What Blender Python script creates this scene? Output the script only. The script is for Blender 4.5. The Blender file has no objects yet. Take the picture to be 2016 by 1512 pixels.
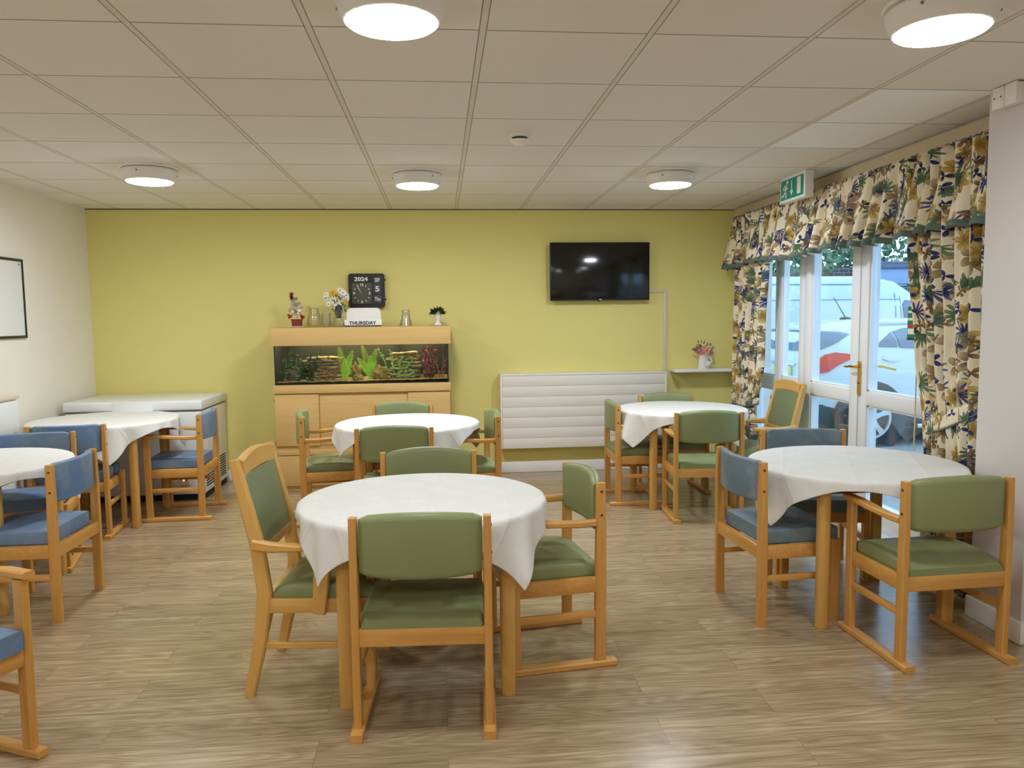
import bpy, bmesh, math, random
from mathutils import Vector, Matrix, Euler
random.seed(7)
SC = bpy.context.scene
COL = SC.collection
PI = math.pi
H = 2.484          # ceiling height
D = 7.26           # back wall
XL, XR = -3.11, 2.83
YB = -2.2          # wall behind the camera

# ------------------------------------------------------------------ camera, world, exposure
cam_d = bpy.data.cameras.new('camera')
cam = bpy.data.objects.new('camera', cam_d); COL.objects.link(cam)
cam_d.sensor_fit = 'HORIZONTAL'; cam_d.sensor_width = 36.0
cam_d.lens = 36.0 * 1516.7 / 2016.0
cam_d.clip_start = 0.05; cam_d.clip_end = 200
_p, _y, _r = 0.08647, 0.09227, -0.0117
fw = Vector((math.sin(_y)*math.cos(_p), math.cos(_y)*math.cos(_p), -math.sin(_p)))
rt = Vector((math.cos(_y), -math.sin(_y), 0)); up = rt.cross(fw)
a_ = math.cos(_r)*rt + math.sin(_r)*up; b_ = -math.sin(_r)*rt + math.cos(_r)*up
M = Matrix((( a_.x, b_.x, -fw.x, 0), (a_.y, b_.y, -fw.y, 0), (a_.z, b_.z, -fw.z, 1.4829), (0, 0, 0, 1)))
cam.matrix_world = M
SC.camera = cam
w = bpy.data.worlds.new('overcast_sky'); SC.world = w; w.use_nodes = True
bg = w.node_tree.nodes['Background']
bg.inputs[0].default_value = (0.48, 0.74, 1.0, 1); bg.inputs[1].default_value = 3.4
LAMP_E = 118.0      # the row of lamps near the yellow wall
LAMP_F = 60.0       # nearer lamps of the same kind, dimmed to keep the nearest cloth from overbrightening
SC.view_settings.view_transform = 'Standard'; SC.view_settings.look = 'None'
SC.view_settings.gamma = 1.0; SC.view_settings.use_curve_mapping = False
SC.view_settings.exposure = 0.08
cy = SC.cycles
cy.max_bounces = 7; cy.diffuse_bounces = 5; cy.glossy_bounces = 3; cy.transparent_max_bounces = 12
cy.caustics_reflective = False; cy.caustics_refractive = False; cy.sample_clamp_indirect = 4.0

# ------------------------------------------------------------------ materials
def srgb(r, g, b):
    f = lambda c: (c/255/12.92 if c/255 <= .04045 else ((c/255+.055)/1.055)**2.4)
    return (f(r), f(g), f(b), 1)
class NT:
    """small helper over a node tree"""
    def __init__(s, name):
        s.m = bpy.data.materials.new(name); s.m.use_nodes = True
        s.t = s.m.node_tree; s.b = s.t.nodes['Principled BSDF']; s.out = s.t.nodes['Material Output']
    def n(s, typ, **kw):
        nd = s.t.nodes.new(typ)
        for k, v in kw.items():
            if k[0] == 'i' and k[1:].isdigit(): s.put(nd.inputs[int(k[1:])], v)
            else: setattr(nd, k, v)
        return nd
    def put(s, sock, v):
        if isinstance(v, bpy.types.NodeSocket): s.t.links.new(v, sock)
        elif v is not None: sock.default_value = v
    def math(s, op, a, b=None, c=None):
        nd = s.n('ShaderNodeMath', operation=op); s.put(nd.inputs[0], a)
        if b is not None: s.put(nd.inputs[1], b)
        if c is not None: s.put(nd.inputs[2], c)
        return nd.outputs[0]
    def mix(s, f, a, b, blend='MIX'):
        nd = s.n('ShaderNodeMix', data_type='RGBA', blend_type=blend)
        s.put(nd.inputs[0], f); s.put(nd.inputs[6], a); s.put(nd.inputs[7], b); return nd.outputs[2]
    def coord(s, kind='Object', scale=(1, 1, 1), loc=(0, 0, 0), rot=(0, 0, 0)):
        tc = s.n('ShaderNodeTexCoord'); mp = s.n('ShaderNodeMapping')
        s.t.links.new(tc.outputs[kind], mp.inputs[0])
        mp.inputs[1].default_value = loc; mp.inputs[2].default_value = rot; mp.inputs[3].default_value = scale
        return mp.outputs[0]
    def noise(s, vec, scale=5, detail=4, rough=.5, dist=0):
        nd = s.n('ShaderNodeTexNoise'); s.put(nd.inputs['Vector'], vec)
        nd.inputs['Scale'].default_value = scale; nd.inputs['Detail'].default_value = detail
        nd.inputs['Roughness'].default_value = rough; nd.inputs['Distortion'].default_value = dist
        return nd.outputs[0]
    def ramp(s, f, stops):
        nd = s.n('ShaderNodeValToRGB'); s.put(nd.inputs[0], f); e = nd.color_ramp.elements
        while len(e) < len(stops): e.new(0.5)
        for k, (p, c) in enumerate(stops): e[k].position = p; e[k].color = c
        return nd.outputs[0]
    def bump(s, h, strength=.2, dist=.01):
        nd = s.n('ShaderNodeBump'); nd.inputs['Strength'].default_value = strength; nd.inputs['Distance'].default_value = dist
        s.put(nd.inputs['Height'], h); s.t.links.new(nd.outputs[0], s.b.inputs['Normal'])
    def set(s, col=None, rough=None, metal=None, spec=None, trans=None, ior=None, coat=None, sheen=None):
        I = s.b.inputs
        for k, v in (('Base Color', col), ('Roughness', rough), ('Metallic', metal), ('Specular IOR Level', spec),
                     ('Transmission Weight', trans), ('IOR', ior), ('Coat Weight', coat), ('Sheen Weight', sheen)):
            if v is not None: s.put(I[k], v)
        return s
def plain(name, col, rough=.5, metal=0, spec=.5, var=.06, vs=6, bump=0, bs=200, coat=None):
    """a painted / plastic surface: a slightly uneven colour and an optional fine texture"""
    m = NT(name); c = m.coord()
    n = m.noise(c, vs, 3)
    lo = tuple(x*(1-var) for x in col[:3])+(1,); hi = tuple(min(1, x*(1+var)) for x in col[:3])+(1,)
    m.set(col=m.mix(n, lo, hi), rough=rough, metal=metal, spec=spec, coat=coat)
    if bump: m.bump(m.noise(c, bs, 2), bump, .002)
    return m.m
def wood(name, axis, c1, c2, rough=.38, scale=1.0, spec=.45):
    m = NT(name)
    st = [22, 22, 22]; st[axis] = 1.6
    c = m.coord(scale=tuple(x*scale for x in st))
    n1 = m.noise(c, 1.3, 5, .6, .6); n2 = m.noise(c, 5, 3, .6, .3)
    f = m.math('ADD', m.math('MULTIPLY', n1, .7), m.math('MULTIPLY', n2, .3))
    oi = m.n('ShaderNodeObjectInfo').outputs['Random']
    base = m.ramp(f, [(.3, c2), (.7, c1)])
    base = m.mix(m.math('MULTIPLY', oi, .22), base, c2)
    m.set(col=base, rough=rough, spec=spec); m.bump(n2, .06, .002)
    return m.m
BE1, BE2 = srgb(221, 168, 94), srgb(197, 139, 63)
WX, WY, WZ = (wood('beech_'+'xyz'[i], i, BE1, BE2) for i in range(3))
YE1, YE2 = srgb(226, 182, 104), srgb(206, 154, 76)
PX, PY, PZ = (wood('pale_beech_'+'xyz'[i], i, YE1, YE2, .3) for i in range(3))
MAPLE = wood('maple_veneer', 0, srgb(218, 184, 122), srgb(204, 166, 104), .6, .7, .12)
DARKW = wood('table_underside', 0, srgb(140, 95, 55), srgb(110, 70, 38), .5)
def vinyl(name, c1, c2, patch=0.0, c3=None, rough=.36):
    m = NT(name); c = m.coord()
    base = m.mix(m.noise(c, 5, 4), c1, c2)
    if patch:
        oi = m.n('ShaderNodeObjectInfo').outputs['Random']
        va = m.n('ShaderNodeVectorMath', operation='ADD'); m.put(va.inputs[0], c); m.put(va.inputs[1], oi)
        base = m.mix(m.ramp(m.noise(va.outputs[0], 4.5, 5, .6, .6), [(.42, (0, 0, 0, 1)), (.68, (patch,)*3+(1,))]), base, c3)
    m.set(col=base, rough=rough, spec=.4); m.bump(m.noise(c, 320, 2), .1, .001)
    return m.m
GREEN = vinyl('green_vinyl', srgb(140, 148, 102), srgb(128, 136, 90), rough=.42)
GREEN2 = vinyl('green_panel_vinyl', srgb(128, 136, 100), srgb(116, 126, 90))
BLUE = vinyl('blue_vinyl', srgb(102, 132, 166), srgb(88, 118, 154), .65, srgb(146, 158, 164), .5)
BLUEG = vinyl('grey_blue_vinyl', srgb(112, 132, 144), srgb(98, 120, 134), .7, srgb(152, 162, 162), .5)
WHITE = plain('white_paint', srgb(238, 236, 230), .45)
WALLW = plain('white_emulsion', srgb(236, 229, 213), .8, var=.02, bump=.15, bs=160)
WALLR = plain('cool_white_emulsion', srgb(218, 212, 208), .8, var=.02, bump=.12, bs=160)
YELLOW = plain('yellow_emulsion', srgb(226, 214, 132), .75, var=.02, bump=.15, bs=160)
UPVC = plain('white_upvc', srgb(236, 237, 240), .25, var=.02)
APPL = plain('appliance_white', srgb(232, 232, 230), .3, var=.02)
RADW = plain('radiator_white', srgb(232, 226, 214), .4, var=.02)
BLACK = plain('black_plastic', srgb(18, 18, 19), .35)
BLACKM = plain('matt_black', srgb(26, 25, 23), .7)
DGREY = plain('dark_olive_dial', srgb(78, 76, 62), .6)
FLAPG = plain('flap_grey', srgb(64, 66, 62), .6)
PRINTW = plain('printed_white', srgb(235, 235, 228), .6)
PRINTK = plain('printed_black', srgb(30, 28, 27), .6)
BRASS = plain('polished_brass', srgb(214, 170, 78), .22, 1)
STEEL = plain('dull_steel', srgb(150, 140, 122), .4, 1)
BRONZE = plain('bronze_screw', srgb(120, 84, 48), .35, 1)
ALU = plain('silver_alloy', srgb(200, 204, 208), .3, .6)
CARW = plain('white_car_paint', srgb(196, 206, 210), .18, var=.01, coat=.6)
CARD = plain('black_car_trim', srgb(34, 40, 50), .5)
TYRE = plain('tyre_rubber', srgb(36, 40, 46), .8)
CGLASS = plain('tinted_car_glass', srgb(76, 100, 128), .08, spec=.8, var=.2, vs=2)
REDL = plain('red_tail_lens', srgb(205, 18, 48), .12, var=.3, vs=14)
ASPH = plain('pale_paving', srgb(150, 152, 150), .9, var=.15, vs=3, bump=.3, bs=40)
CREAM = plain('cream_lining', srgb(226, 205, 168), .8)
SIGNG = plain('sign_green', srgb(0, 140, 118), .4, var=.02)
POSTG = plain('poster_green', srgb(38, 120, 78), .5)
TRUNKW = plain('trunking_white', srgb(214, 208, 196), .4)
def emit(name, col, st):
    m = NT(name); m.set(col=(.9, .9, .88, 1), rough=.4)
    m.b.inputs['Emission Color'].default_value = col; m.b.inputs['Emission Strength'].default_value = st
    return m.m
LAMP = emit('lit_diffuser', (.885, .955, 1.04, 1), LAMP_E)
LAMPF = emit('dimmer_lit_diffuser', (.885, .955, 1.04, 1), LAMP_F)
TUBE = emit('tank_light_tube', (1.0, .95, .75, 1), 40)
LED = emit('red_indicator', (1, .12, .02, 1), 6)
def glass(name, tint=(1, 1, 1, 1), fac=.07, rough=0.0):
    m = NT(name); t = m.t; t.nodes.remove(m.b)
    tr = m.n('ShaderNodeBsdfTransparent'); tr.inputs[0].default_value = tint
    gl = m.n('ShaderNodeBsdfGlossy'); gl.inputs['Roughness'].default_value = rough
    lw = m.n('ShaderNodeLayerWeight'); lw.inputs[0].default_value = .35
    mx = m.n('ShaderNodeMixShader')
    m.put(mx.inputs[0], m.math('ADD', m.math('MULTIPLY', lw.outputs[1], .35), fac))
    t.links.new(tr.outputs[0], mx.inputs[1]); t.links.new(gl.outputs[0], mx.inputs[2])
    t.links.new(mx.outputs[0], m.out.inputs[0]); return m.m
PANE = glass('window_glass', (.93, .97, 1, 1), .03)
TANKG = glass('tank_glass', (.95, 1, .96, 1), .02)
VASEG = glass('clear_vase_glass', (.965, .965, .92, 1), .05, .05)
VASEF = glass('frosted_vase_glass', (.92, .92, .85, 1), .10, .3)
def floor_mat():
    m = NT('oak_plank_vinyl'); c = m.coord()
    br = m.n('ShaderNodeTexBrick'); m.put(br.inputs['Vector'], c)
    br.offset = .37; br.offset_frequency = 2; br.squash = 1
    br.inputs['Color1'].default_value = (0, 0, 0, 1); br.inputs['Color2'].default_value = (1, 1, 1, 1); br.inputs['Mortar'].default_value = (.5, .5, .5, 1)
    br.inputs['Scale'].default_value = 1; br.inputs['Mortar Size'].default_value = .0014; br.inputs['Mortar Smooth'].default_value = .2
    br.inputs['Bias'].default_value = 0; br.inputs['Brick Width'].default_value = 1.22; br.inputs['Row Height'].default_value = .178
    sep = m.n('ShaderNodeSeparateColor'); m.put(sep.inputs[0], br.outputs[0]); rnd = sep.outputs[0]
    cmb = m.n('ShaderNodeCombineXYZ'); m.put(cmb.inputs[2], m.math('MULTIPLY', rnd, 37))
    va = m.n('ShaderNodeVectorMath', operation='ADD'); m.put(va.inputs[0], c); m.put(va.inputs[1], cmb.outputs[0])
    mp = m.n('ShaderNodeMapping'); m.put(mp.inputs[0], va.outputs[0]); mp.inputs[3].default_value = (.75, 19, 1)
    g1 = m.noise(mp.outputs[0], 1.7, 6, .62, 1.0)
    mp2 = m.n('ShaderNodeMapping'); m.put(mp2.inputs[0], va.outputs[0]); mp2.inputs[3].default_value = (1.8, 95, 1)
    g2 = m.noise(mp2.outputs[0], 2.0, 4, .6, .2)
    # cathedral grain: rings of a stretched noise
    mp3 = m.n('ShaderNodeMapping'); m.put(mp3.inputs[0], va.outputs[0]); mp3.inputs[3].default_value = (1.0, 6.5, 1)
    g3 = m.math('ABSOLUTE', m.math('SUBTRACT', m.math('FRACT', m.math('MULTIPLY', m.noise(mp3.outputs[0], 1.1, 2, .4, .3), 15)), .5))
    f = m.math('ADD', m.math('ADD', m.math('MULTIPLY', g1, .46), m.math('MULTIPLY', g2, .42)), m.math('MULTIPLY', g3, .20))
    col = m.ramp(f, [(.34, srgb(134, 112, 82)), (.5, srgb(168, 145, 112)), (.66, srgb(196, 176, 142))])
    tone = m.math('MULTIPLY_ADD', rnd, .22, .89)
    tc = m.n('ShaderNodeCombineColor')
    for i in range(3): m.put(tc.inputs[i], tone)
    col = m.mix(1.0, col, tc.outputs[0], 'MULTIPLY')
    col = m.mix(m.math('MULTIPLY', br.outputs[1], .45), col, srgb(96, 78, 58))
    m.set(col=col, rough=m.math('MULTIPLY_ADD', g2, .15, .15), spec=.5)
    m.bump(f, .10, .003); return m.m
FLOOR = floor_mat()
def ceiling_mat():
    m = NT('ceiling_tiles'); c = m.coord()
    sp = m.n('ShaderNodeSeparateXYZ'); m.put(sp.inputs[0], c)
    def line(v, off, w):
        f = m.math('FRACT', m.math('DIVIDE', m.math('ADD', v, off), .6))
        d = m.math('ABSOLUTE', m.math('SUBTRACT', f, .5))
        return m.math('GREATER_THAN', d, .5 - w/.6)
    ox, oy = -.170 + 6, -2.787 + 6
    bx, by = line(sp.outputs[0], ox, .011), line(sp.outputs[1], oy, .004)
    ex = m.math('SUBTRACT', line(sp.outputs[0], ox, .0145), bx)
    fine = m.noise(c, 140, 2)
    ce = m.n('ShaderNodeTexWhiteNoise'); ce.noise_dimensions = '2D'
    fx = m.math('FLOOR', m.math('DIVIDE', m.math('ADD', sp.outputs[0], ox), .6)); fy = m.math('FLOOR', m.math('DIVIDE', m.math('ADD', sp.outputs[1], oy), .6))
    cb = m.n('ShaderNodeCombineXYZ'); m.put(cb.inputs[0], fx); m.put(cb.inputs[1], fy); m.put(ce.inputs[0], cb.outputs[0])
    tile = m.mix(ce.outputs[0], srgb(232, 226, 216), srgb(238, 232, 223))
    tile = m.mix(m.math('MULTIPLY', fine, .1), tile, srgb(204, 197, 186))
    # two newer whiter tiles near the window
    inx = m.math('MULTIPLY', m.math('GREATER_THAN', sp.outputs[0], 1.97), m.math('LESS_THAN', sp.outputs[0], 2.57))
    iny = m.math('MULTIPLY', m.math('GREATER_THAN', sp.outputs[1], 3.387), m.math('LESS_THAN', sp.outputs[1], 4.587))
    tile = m.mix(m.math('MULTIPLY', inx, iny), tile, srgb(252, 251, 249))
    col = m.mix(by, tile, srgb(150, 140, 124))
    col = m.mix(ex, col, srgb(130, 120, 104)); col = m.mix(bx, col, srgb(226, 218, 204))
    spots = m.math('GREATER_THAN', m.noise(c, 7, 1), .93)
    m.set(col=m.mix(spots, col, srgb(60, 50, 42)), rough=.9)
    m.bump(m.math('ADD', m.math('ADD', m.math('MULTIPLY', bx, 1.0), m.math('MULTIPLY', by, -1)), m.math('MULTIPLY', fine, .15)), .25, .004)
    return m.m
CEIL = ceiling_mat()
def cloth_mat():
    m = NT('white_damask'); uv = m.n('ShaderNodeUVMap').outputs[0]
    vor = m.n('ShaderNodeTexVoronoi', voronoi_dimensions='2D'); m.put(vor.inputs['Vector'], uv); vor.inputs['Scale'].default_value = 7
    lo = m.n('ShaderNodeVectorMath', operation='SUBTRACT')
    mp = m.n('ShaderNodeVectorMath', operation='SCALE'); m.put(mp.inputs[0], uv); mp.inputs['Scale'].default_value = 1
    m.put(lo.inputs[0], mp.outputs[0]); m.put(lo.inputs[1], vor.outputs['Position'])
    s = m.n('ShaderNodeSeparateXYZ'); m.put(s.inputs[0], lo.outputs[0])
    ang = m.math('ARCTAN2', s.outputs[1], s.outputs[0]); r = m.n('ShaderNodeVectorMath', operation='LENGTH'); m.put(r.inputs[0], lo.outputs[0])
    pet = m.math('MULTIPLY', m.math('MULTIPLY_ADD', m.math('ABSOLUTE', m.math('COSINE', m.math('MULTIPLY', ang, 2.5))), .75, .25), .055)
    fl = m.math('LESS_THAN', r.outputs['Value'], pet)
    su = m.n('ShaderNodeSeparateXYZ'); m.put(su.inputs[0], uv)
    def crease(v):
        d = m.math('ABSOLUTE', m.math('SUBTRACT', m.math('FRACT', m.math('ADD', m.math('DIVIDE', v, .32), .5)), .5))
        return m.math('SUBTRACT', 1, m.math('MINIMUM', m.math('MULTIPLY', d, 22), 1))
    cr = m.math('ADD', crease(su.outputs[0]), crease(su.outputs[1]))
    m.set(col=m.mix(fl, srgb(226, 224, 217), srgb(228, 226, 219)), rough=m.math('MULTIPLY_ADD', fl, -.14, .72), spec=.3)
    wr = m.noise(m.coord(), 4, 3)
    m.bump(m.math('ADD', m.math('MULTIPLY', cr, .35), m.math('MULTIPLY', wr, 1.2)), .35, .012); return m.m
CLOTH = cloth_mat()
def curtain_mat():
    m = NT('floral_curtain_print'); uv = m.n('ShaderNodeUVMap').outputs[0]
    col = None
    base = srgb(234, 221, 192); col = base
    def layer(col, scale, off, thr, size, npet, ca, cb, fan=False, pw=1.0, inner=.3):
        mp = m.n('ShaderNodeMapping'); m.put(mp.inputs[0], uv); mp.inputs[1].default_value = (off, off*1.7, 0)
        mp.inputs[3].default_value = (scale, scale, 1)
        nz = m.n('ShaderNodeTexNoise'); m.put(nz.inputs[0], mp.outputs[0]); nz.inputs['Scale'].default_value = 3.0
        v = m.n('ShaderNodeTexVoronoi', voronoi_dimensions='2D'); m.put(v.inputs['Vector'], mp.outputs[0]); v.inputs['Scale'].default_value = 1; v.inputs['Randomness'].default_value = .85
        lo = m.n('ShaderNodeVectorMath', operation='SUBTRACT'); m.put(lo.inputs[0], mp.outputs[0]); m.put(lo.inputs[1], v.outputs['Position'])
        s = m.n('ShaderNodeSeparateXYZ'); m.put(s.inputs[0], lo.outputs[0])
        cs = m.n('ShaderNodeSeparateColor'); m.put(cs.inputs[0], v.outputs['Color'])
        a0 = m.math('ARCTAN2', s.outputs[1], s.outputs[0])
        rot = m.math('MULTIPLY', cs.outputs[1], 6.283)
        ang = m.math('ADD', a0, rot)
        ln = m.n('ShaderNodeVectorMath', operation='LENGTH'); m.put(ln.inputs[0], lo.outputs[0]); r = ln.outputs['Value']
        pet = m.math('POWER', m.math('ABSOLUTE', m.math('COSINE', m.math('MULTIPLY', ang, npet/2))), pw)
        R = m.math('MULTIPLY', m.math('MULTIPLY_ADD', pet, 1-inner, inner), size)
        if fan: R = m.math('MULTIPLY', R, m.math('MULTIPLY', m.math('GREATER_THAN', m.math('COSINE', ang), -.25), m.math('MULTIPLY_ADD', m.math('COSINE', ang), .35, .75)))
        mask = m.math('MULTIPLY', m.math('LESS_THAN', r, R), m.math('GREATER_THAN', cs.outputs[0], thr))
        sh = m.math('MULTIPLY_ADD', m.math('MULTIPLY', m.math('DIVIDE', r, size), pet), .9, m.math('MULTIPLY_ADD', nz.outputs[0], .7, -.35))
        c = m.mix(sh, ca, cb)
        return m.mix(mask, col, c)
    col = layer(col, 6.2, 3.1, .30, .47, 5, srgb(120, 94, 64), srgb(206, 184, 146), pw=.8, inner=.15)
    col = layer(col, 6.6, 8.4, .34, .54, 14, srgb(70, 92, 68), srgb(132, 150, 108), fan=True, pw=1.2, inner=.45)
    col = layer(col, 7.0, 1.3, .38, .52, 13, srgb(28, 36, 84), srgb(96, 112, 160), fan=True, pw=1.4, inner=.12)
    col = layer(col, 6.8, 5.7, .55, .40, 6, srgb(140, 108, 46), srgb(222, 190, 112), pw=.7, inner=.35)
    col = layer(col, 11.5, 2.6, .66, .42, 3, srgb(26, 32, 74), srgb(70, 82, 132), pw=2.0, inner=.05)
    col = layer(col, 10.5, 9.2, .66, .42, 4, srgb(98, 74, 48), srgb(170, 140, 100), pw=1.6, inner=.08)
    m.set(col=col, rough=.85, spec=.15, sheen=.1); m.bump(m.noise(m.coord('UV'), 420, 2), .12, .001); return m.m
CURT = curtain_mat()
HEM = plain('sage_green_trim', srgb(96, 112, 102), .8)
def brick_mat():
    m = NT('garden_brick'); c = m.coord(rot=(PI/2, 0, 0)); br = m.n('ShaderNodeTexBrick'); m.put(br.inputs['Vector'], c)
    br.inputs['Color1'].default_value = srgb(120, 96, 92); br.inputs['Color2'].default_value = srgb(96, 82, 84); br.inputs['Mortar'].default_value = srgb(150, 146, 142)
    br.inputs['Scale'].default_value = 1; br.inputs['Brick Width'].default_value = .22; br.inputs['Row Height'].default_value = .075; br.inputs['Mortar Size'].default_value = .008
    m.set(col=br.outputs[0], rough=.9); m.bump(br.outputs[1], -.4, .01); return m.m
BRICK = brick_mat()
def rock_mat(name, c1, c2, layered=0):
    m = NT(name); c = m.coord(scale=(1, 1, 1 + 5*layered)); n = m.noise(c, 24, 5, .6, .4)
    m.set(col=m.ramp(n, [(.36, c2), (.60, c1)]), rough=.9); m.bump(n, .8, .02); return m.m
ROCKL = rock_mat('layered_slate', srgb(196, 176, 116), srgb(70, 58, 34), 1)
ROCKB = rock_mat('mossy_rock', srgb(150, 122, 58), srgb(86, 68, 32))
ROCKP = rock_mat('purple_gravelly_rock', srgb(110, 84, 72), srgb(60, 46, 40))
GRAVEL = rock_mat('tank_gravel', srgb(186, 150, 78), srgb(96, 72, 34))
def leaf(name, c1, c2, rough=.5):
    m = NT(name); oi = m.noise(m.coord(), 30, 2); m.set(col=m.mix(oi, c1, c2), rough=rough)
    return m.m
LFERN = leaf('fern_green', srgb(178, 220, 66), srgb(130, 182, 46)); LDARK = leaf('dark_leaf', srgb(44, 76, 36), srgb(24, 46, 22))
LMID = leaf('mid_leaf', srgb(74, 120, 56), srgb(48, 88, 44)); LBRIGHT = leaf('bright_leaf', srgb(170, 225, 100), srgb(100, 185, 80))
LRED = leaf('red_weed', srgb(176, 84, 86), srgb(130, 54, 58)); LORANGE = leaf('orange_weed', srgb(176, 100, 60), srgb(140, 62, 44))
LPINK = leaf('pink_weed', srgb(186, 110, 104), srgb(160, 80, 84)); HEDGE = leaf('hedge_leaf', srgb(120, 150, 104), srgb(70, 104, 74))
PETW = plain('white_petal', srgb(240, 238, 226), .7); PETY = plain('yellow_petal', srgb(224, 166, 40), .7); PETO = plain('rust_petal', srgb(160, 94, 34), .7)
EYE = plain('daisy_eye', srgb(120, 104, 60), .8); RED = plain('red_fabric', srgb(176, 34, 38), .6); POTR = plain('maroon_pot', srgb(124, 46, 42), .5)
NAVY = plain('navy_ribbon', srgb(34, 36, 66), .6); FROST = plain('frosted_twig', srgb(188, 180, 164), .8); SNOWB = plain('white_bauble', srgb(226, 220, 210), .5)
PINK = plain('pink_rose', srgb(206, 120, 142), .7); PEACH = plain('peach_rose', srgb(238, 188, 158), .7); PEACHD = plain('peach_heart', srgb(220, 140, 98), .7)
CHINA = plain('white_china', srgb(226, 220, 220), .25); URN = plain('white_ribbed_urn', srgb(234, 232, 228), .35); DOILY = plain('lace_doily', srgb(214, 190, 178), .9, var=.4, vs=60)
DCLOTH = plain('dark_green_wrap', srgb(52, 64, 62), .8)
BOARD = plain('whiteboard_enamel', srgb(226, 226, 224), .2, var=.01)
TANKBACK = plain('olive_tank_backing', srgb(38, 38, 18), .8, var=.2)
def screen_mat():
    m = NT('switched_off_screen'); m.set(col=(.004, .004, .0045, 1), rough=.12, spec=.5); return m.m
SCREEN = screen_mat()

# ------------------------------------------------------------------ mesh helpers
def BM(): return bmesh.new()
def box(bm, lo, hi, bev=0.0, seg=2, rot=None, piv=None, mi=0):
    lo, hi = Vector(lo), Vector(hi); c = (lo+hi)/2; s = hi-lo
    r = bmesh.ops.create_cube(bm, size=1.0); vs = r['verts']
    for v in vs: v.co = Vector((v.co.x*s.x, v.co.y*s.y, v.co.z*s.z))
    if bev:
        es = list({e for v in vs for e in v.link_edges})
        rr = bmesh.ops.bevel(bm, geom=es, offset=min(bev, min(s)*.45), segments=seg, affect='EDGES', profile=.5)
        vs = list({v for f in rr['faces'] for v in f.verts} | {v for v in vs if v.is_valid})
    if rot is not None:
        R = Euler(rot).to_matrix(); p = Vector(piv)-c if piv is not None else Vector((0, 0, 0))
        for v in vs: v.co = R @ (v.co-p) + p
    for v in vs: v.co += c
    if mi:
        for f in {f for v in vs for f in v.link_faces}: f.material_index = mi
    return vs
def loft(bm, rings, caps=True, closed=True):
    R = [[bm.verts.new(p) for p in ring] for ring in rings]
    n = len(R[0])
    for a, b in zip(R[:-1], R[1:]):
        for i in range(n if closed else n-1):
            j = (i+1) % n
            try: bm.faces.new((a[i], a[j], b[j], b[i]))
            except ValueError: pass
    if caps and closed:
        for ring in (R[0][::-1], R[-1]):
            try: bm.faces.new(ring)
            except ValueError: pass
    return R
def lathe(bm, prof, n=24, c=(0, 0, 0), caps=True):
    rings = [[(c[0]+r*math.cos(2*PI*i/n), c[1]+r*math.sin(2*PI*i/n), c[2]+z) for i in range(n)] for r, z in prof]
    return loft(bm, rings, caps)
def cyl(bm, p, q, r, n=12, r2=None):
    p, q = Vector(p), Vector(q); d = (q-p).normalized()
    u = d.orthogonal().normalized(); v = d.cross(u); r2 = r if r2 is None else r2
    ring = lambda c, rr: [c+u*rr*math.cos(2*PI*i/n)+v*rr*math.sin(2*PI*i/n) for i in range(n)]
    return loft(bm, [ring(p, r), ring(q, r2)])
def tube(bm, pts, r, n=8):
    pts = [Vector(p) for p in pts]; rings = []; u = None
    for i, p in enumerate(pts):
        d = (pts[min(i+1, len(pts)-1)]-pts[max(i-1, 0)]).normalized()
        u = d.orthogonal().normalized() if u is None else (u - d*u.dot(d)).normalized()
        v = d.cross(u); rr = r[i] if isinstance(r, (list, tuple)) else r
        rings.append([p+u*rr*math.cos(2*PI*k/n)+v*rr*math.sin(2*PI*k/n) for k in range(n)])
    return loft(bm, rings)
def bar(bm, pts, w, h, side=Vector((1, 0, 0)), ch=.15):
    """chamfered rectangular bar swept along pts; side = direction of its width w"""
    pts = [Vector(p) for p in pts]; rings = []
    for i, p in enumerate(pts):
        d = (pts[min(i+1, len(pts)-1)]-pts[max(i-1, 0)]).normalized()
        s = (side - d*side.dot(d)).normalized(); t = d.cross(s)
        ww = (w[i] if isinstance(w, (list, tuple)) else w)/2; hh = (h[i] if isinstance(h, (list, tuple)) else h)/2
        c = min(ww, hh)*ch*2
        rings.append([p+s*x+t*y for x, y in ((ww, hh-c), (ww-c, hh), (-ww+c, hh), (-ww, hh-c), (-ww, -hh+c), (-ww+c, -hh), (ww-c, -hh), (ww, -hh+c))])
    return loft(bm, rings)
def prism(bm, poly, z0, z1, mat=None):
    """extrude a 2D polygon (x, y) from z0 to z1, optional matrix"""
    a = [Vector((x, y, z0)) for x, y in poly]; b = [Vector((x, y, z1)) for x, y in poly]
    if mat: a = [mat @ v for v in a]; b = [mat @ v for v in b]
    return loft(bm, [a, b])
def ball(bm, c, r, sx=1, sy=1, sz=1, sub=2):
    rr = bmesh.ops.create_icosphere(bm, subdivisions=sub, radius=r)
    for v in rr['verts']: v.co = Vector((v.co.x*sx+c[0], v.co.y*sy+c[1], v.co.z*sz+c[2]))
    return rr['verts']
def rrect(w, h, r, n=4):
    out = []
    for cx, cy, a0 in ((w/2-r, h/2-r, 0), (-w/2+r, h/2-r, PI/2), (-w/2+r, -h/2+r, PI), (w/2-r, -h/2+r, 1.5*PI)):
        for k in range(n+1): a = a0+k*PI/2/n; out.append((cx+r*math.cos(a), cy+r*math.sin(a)))
    return out
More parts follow.
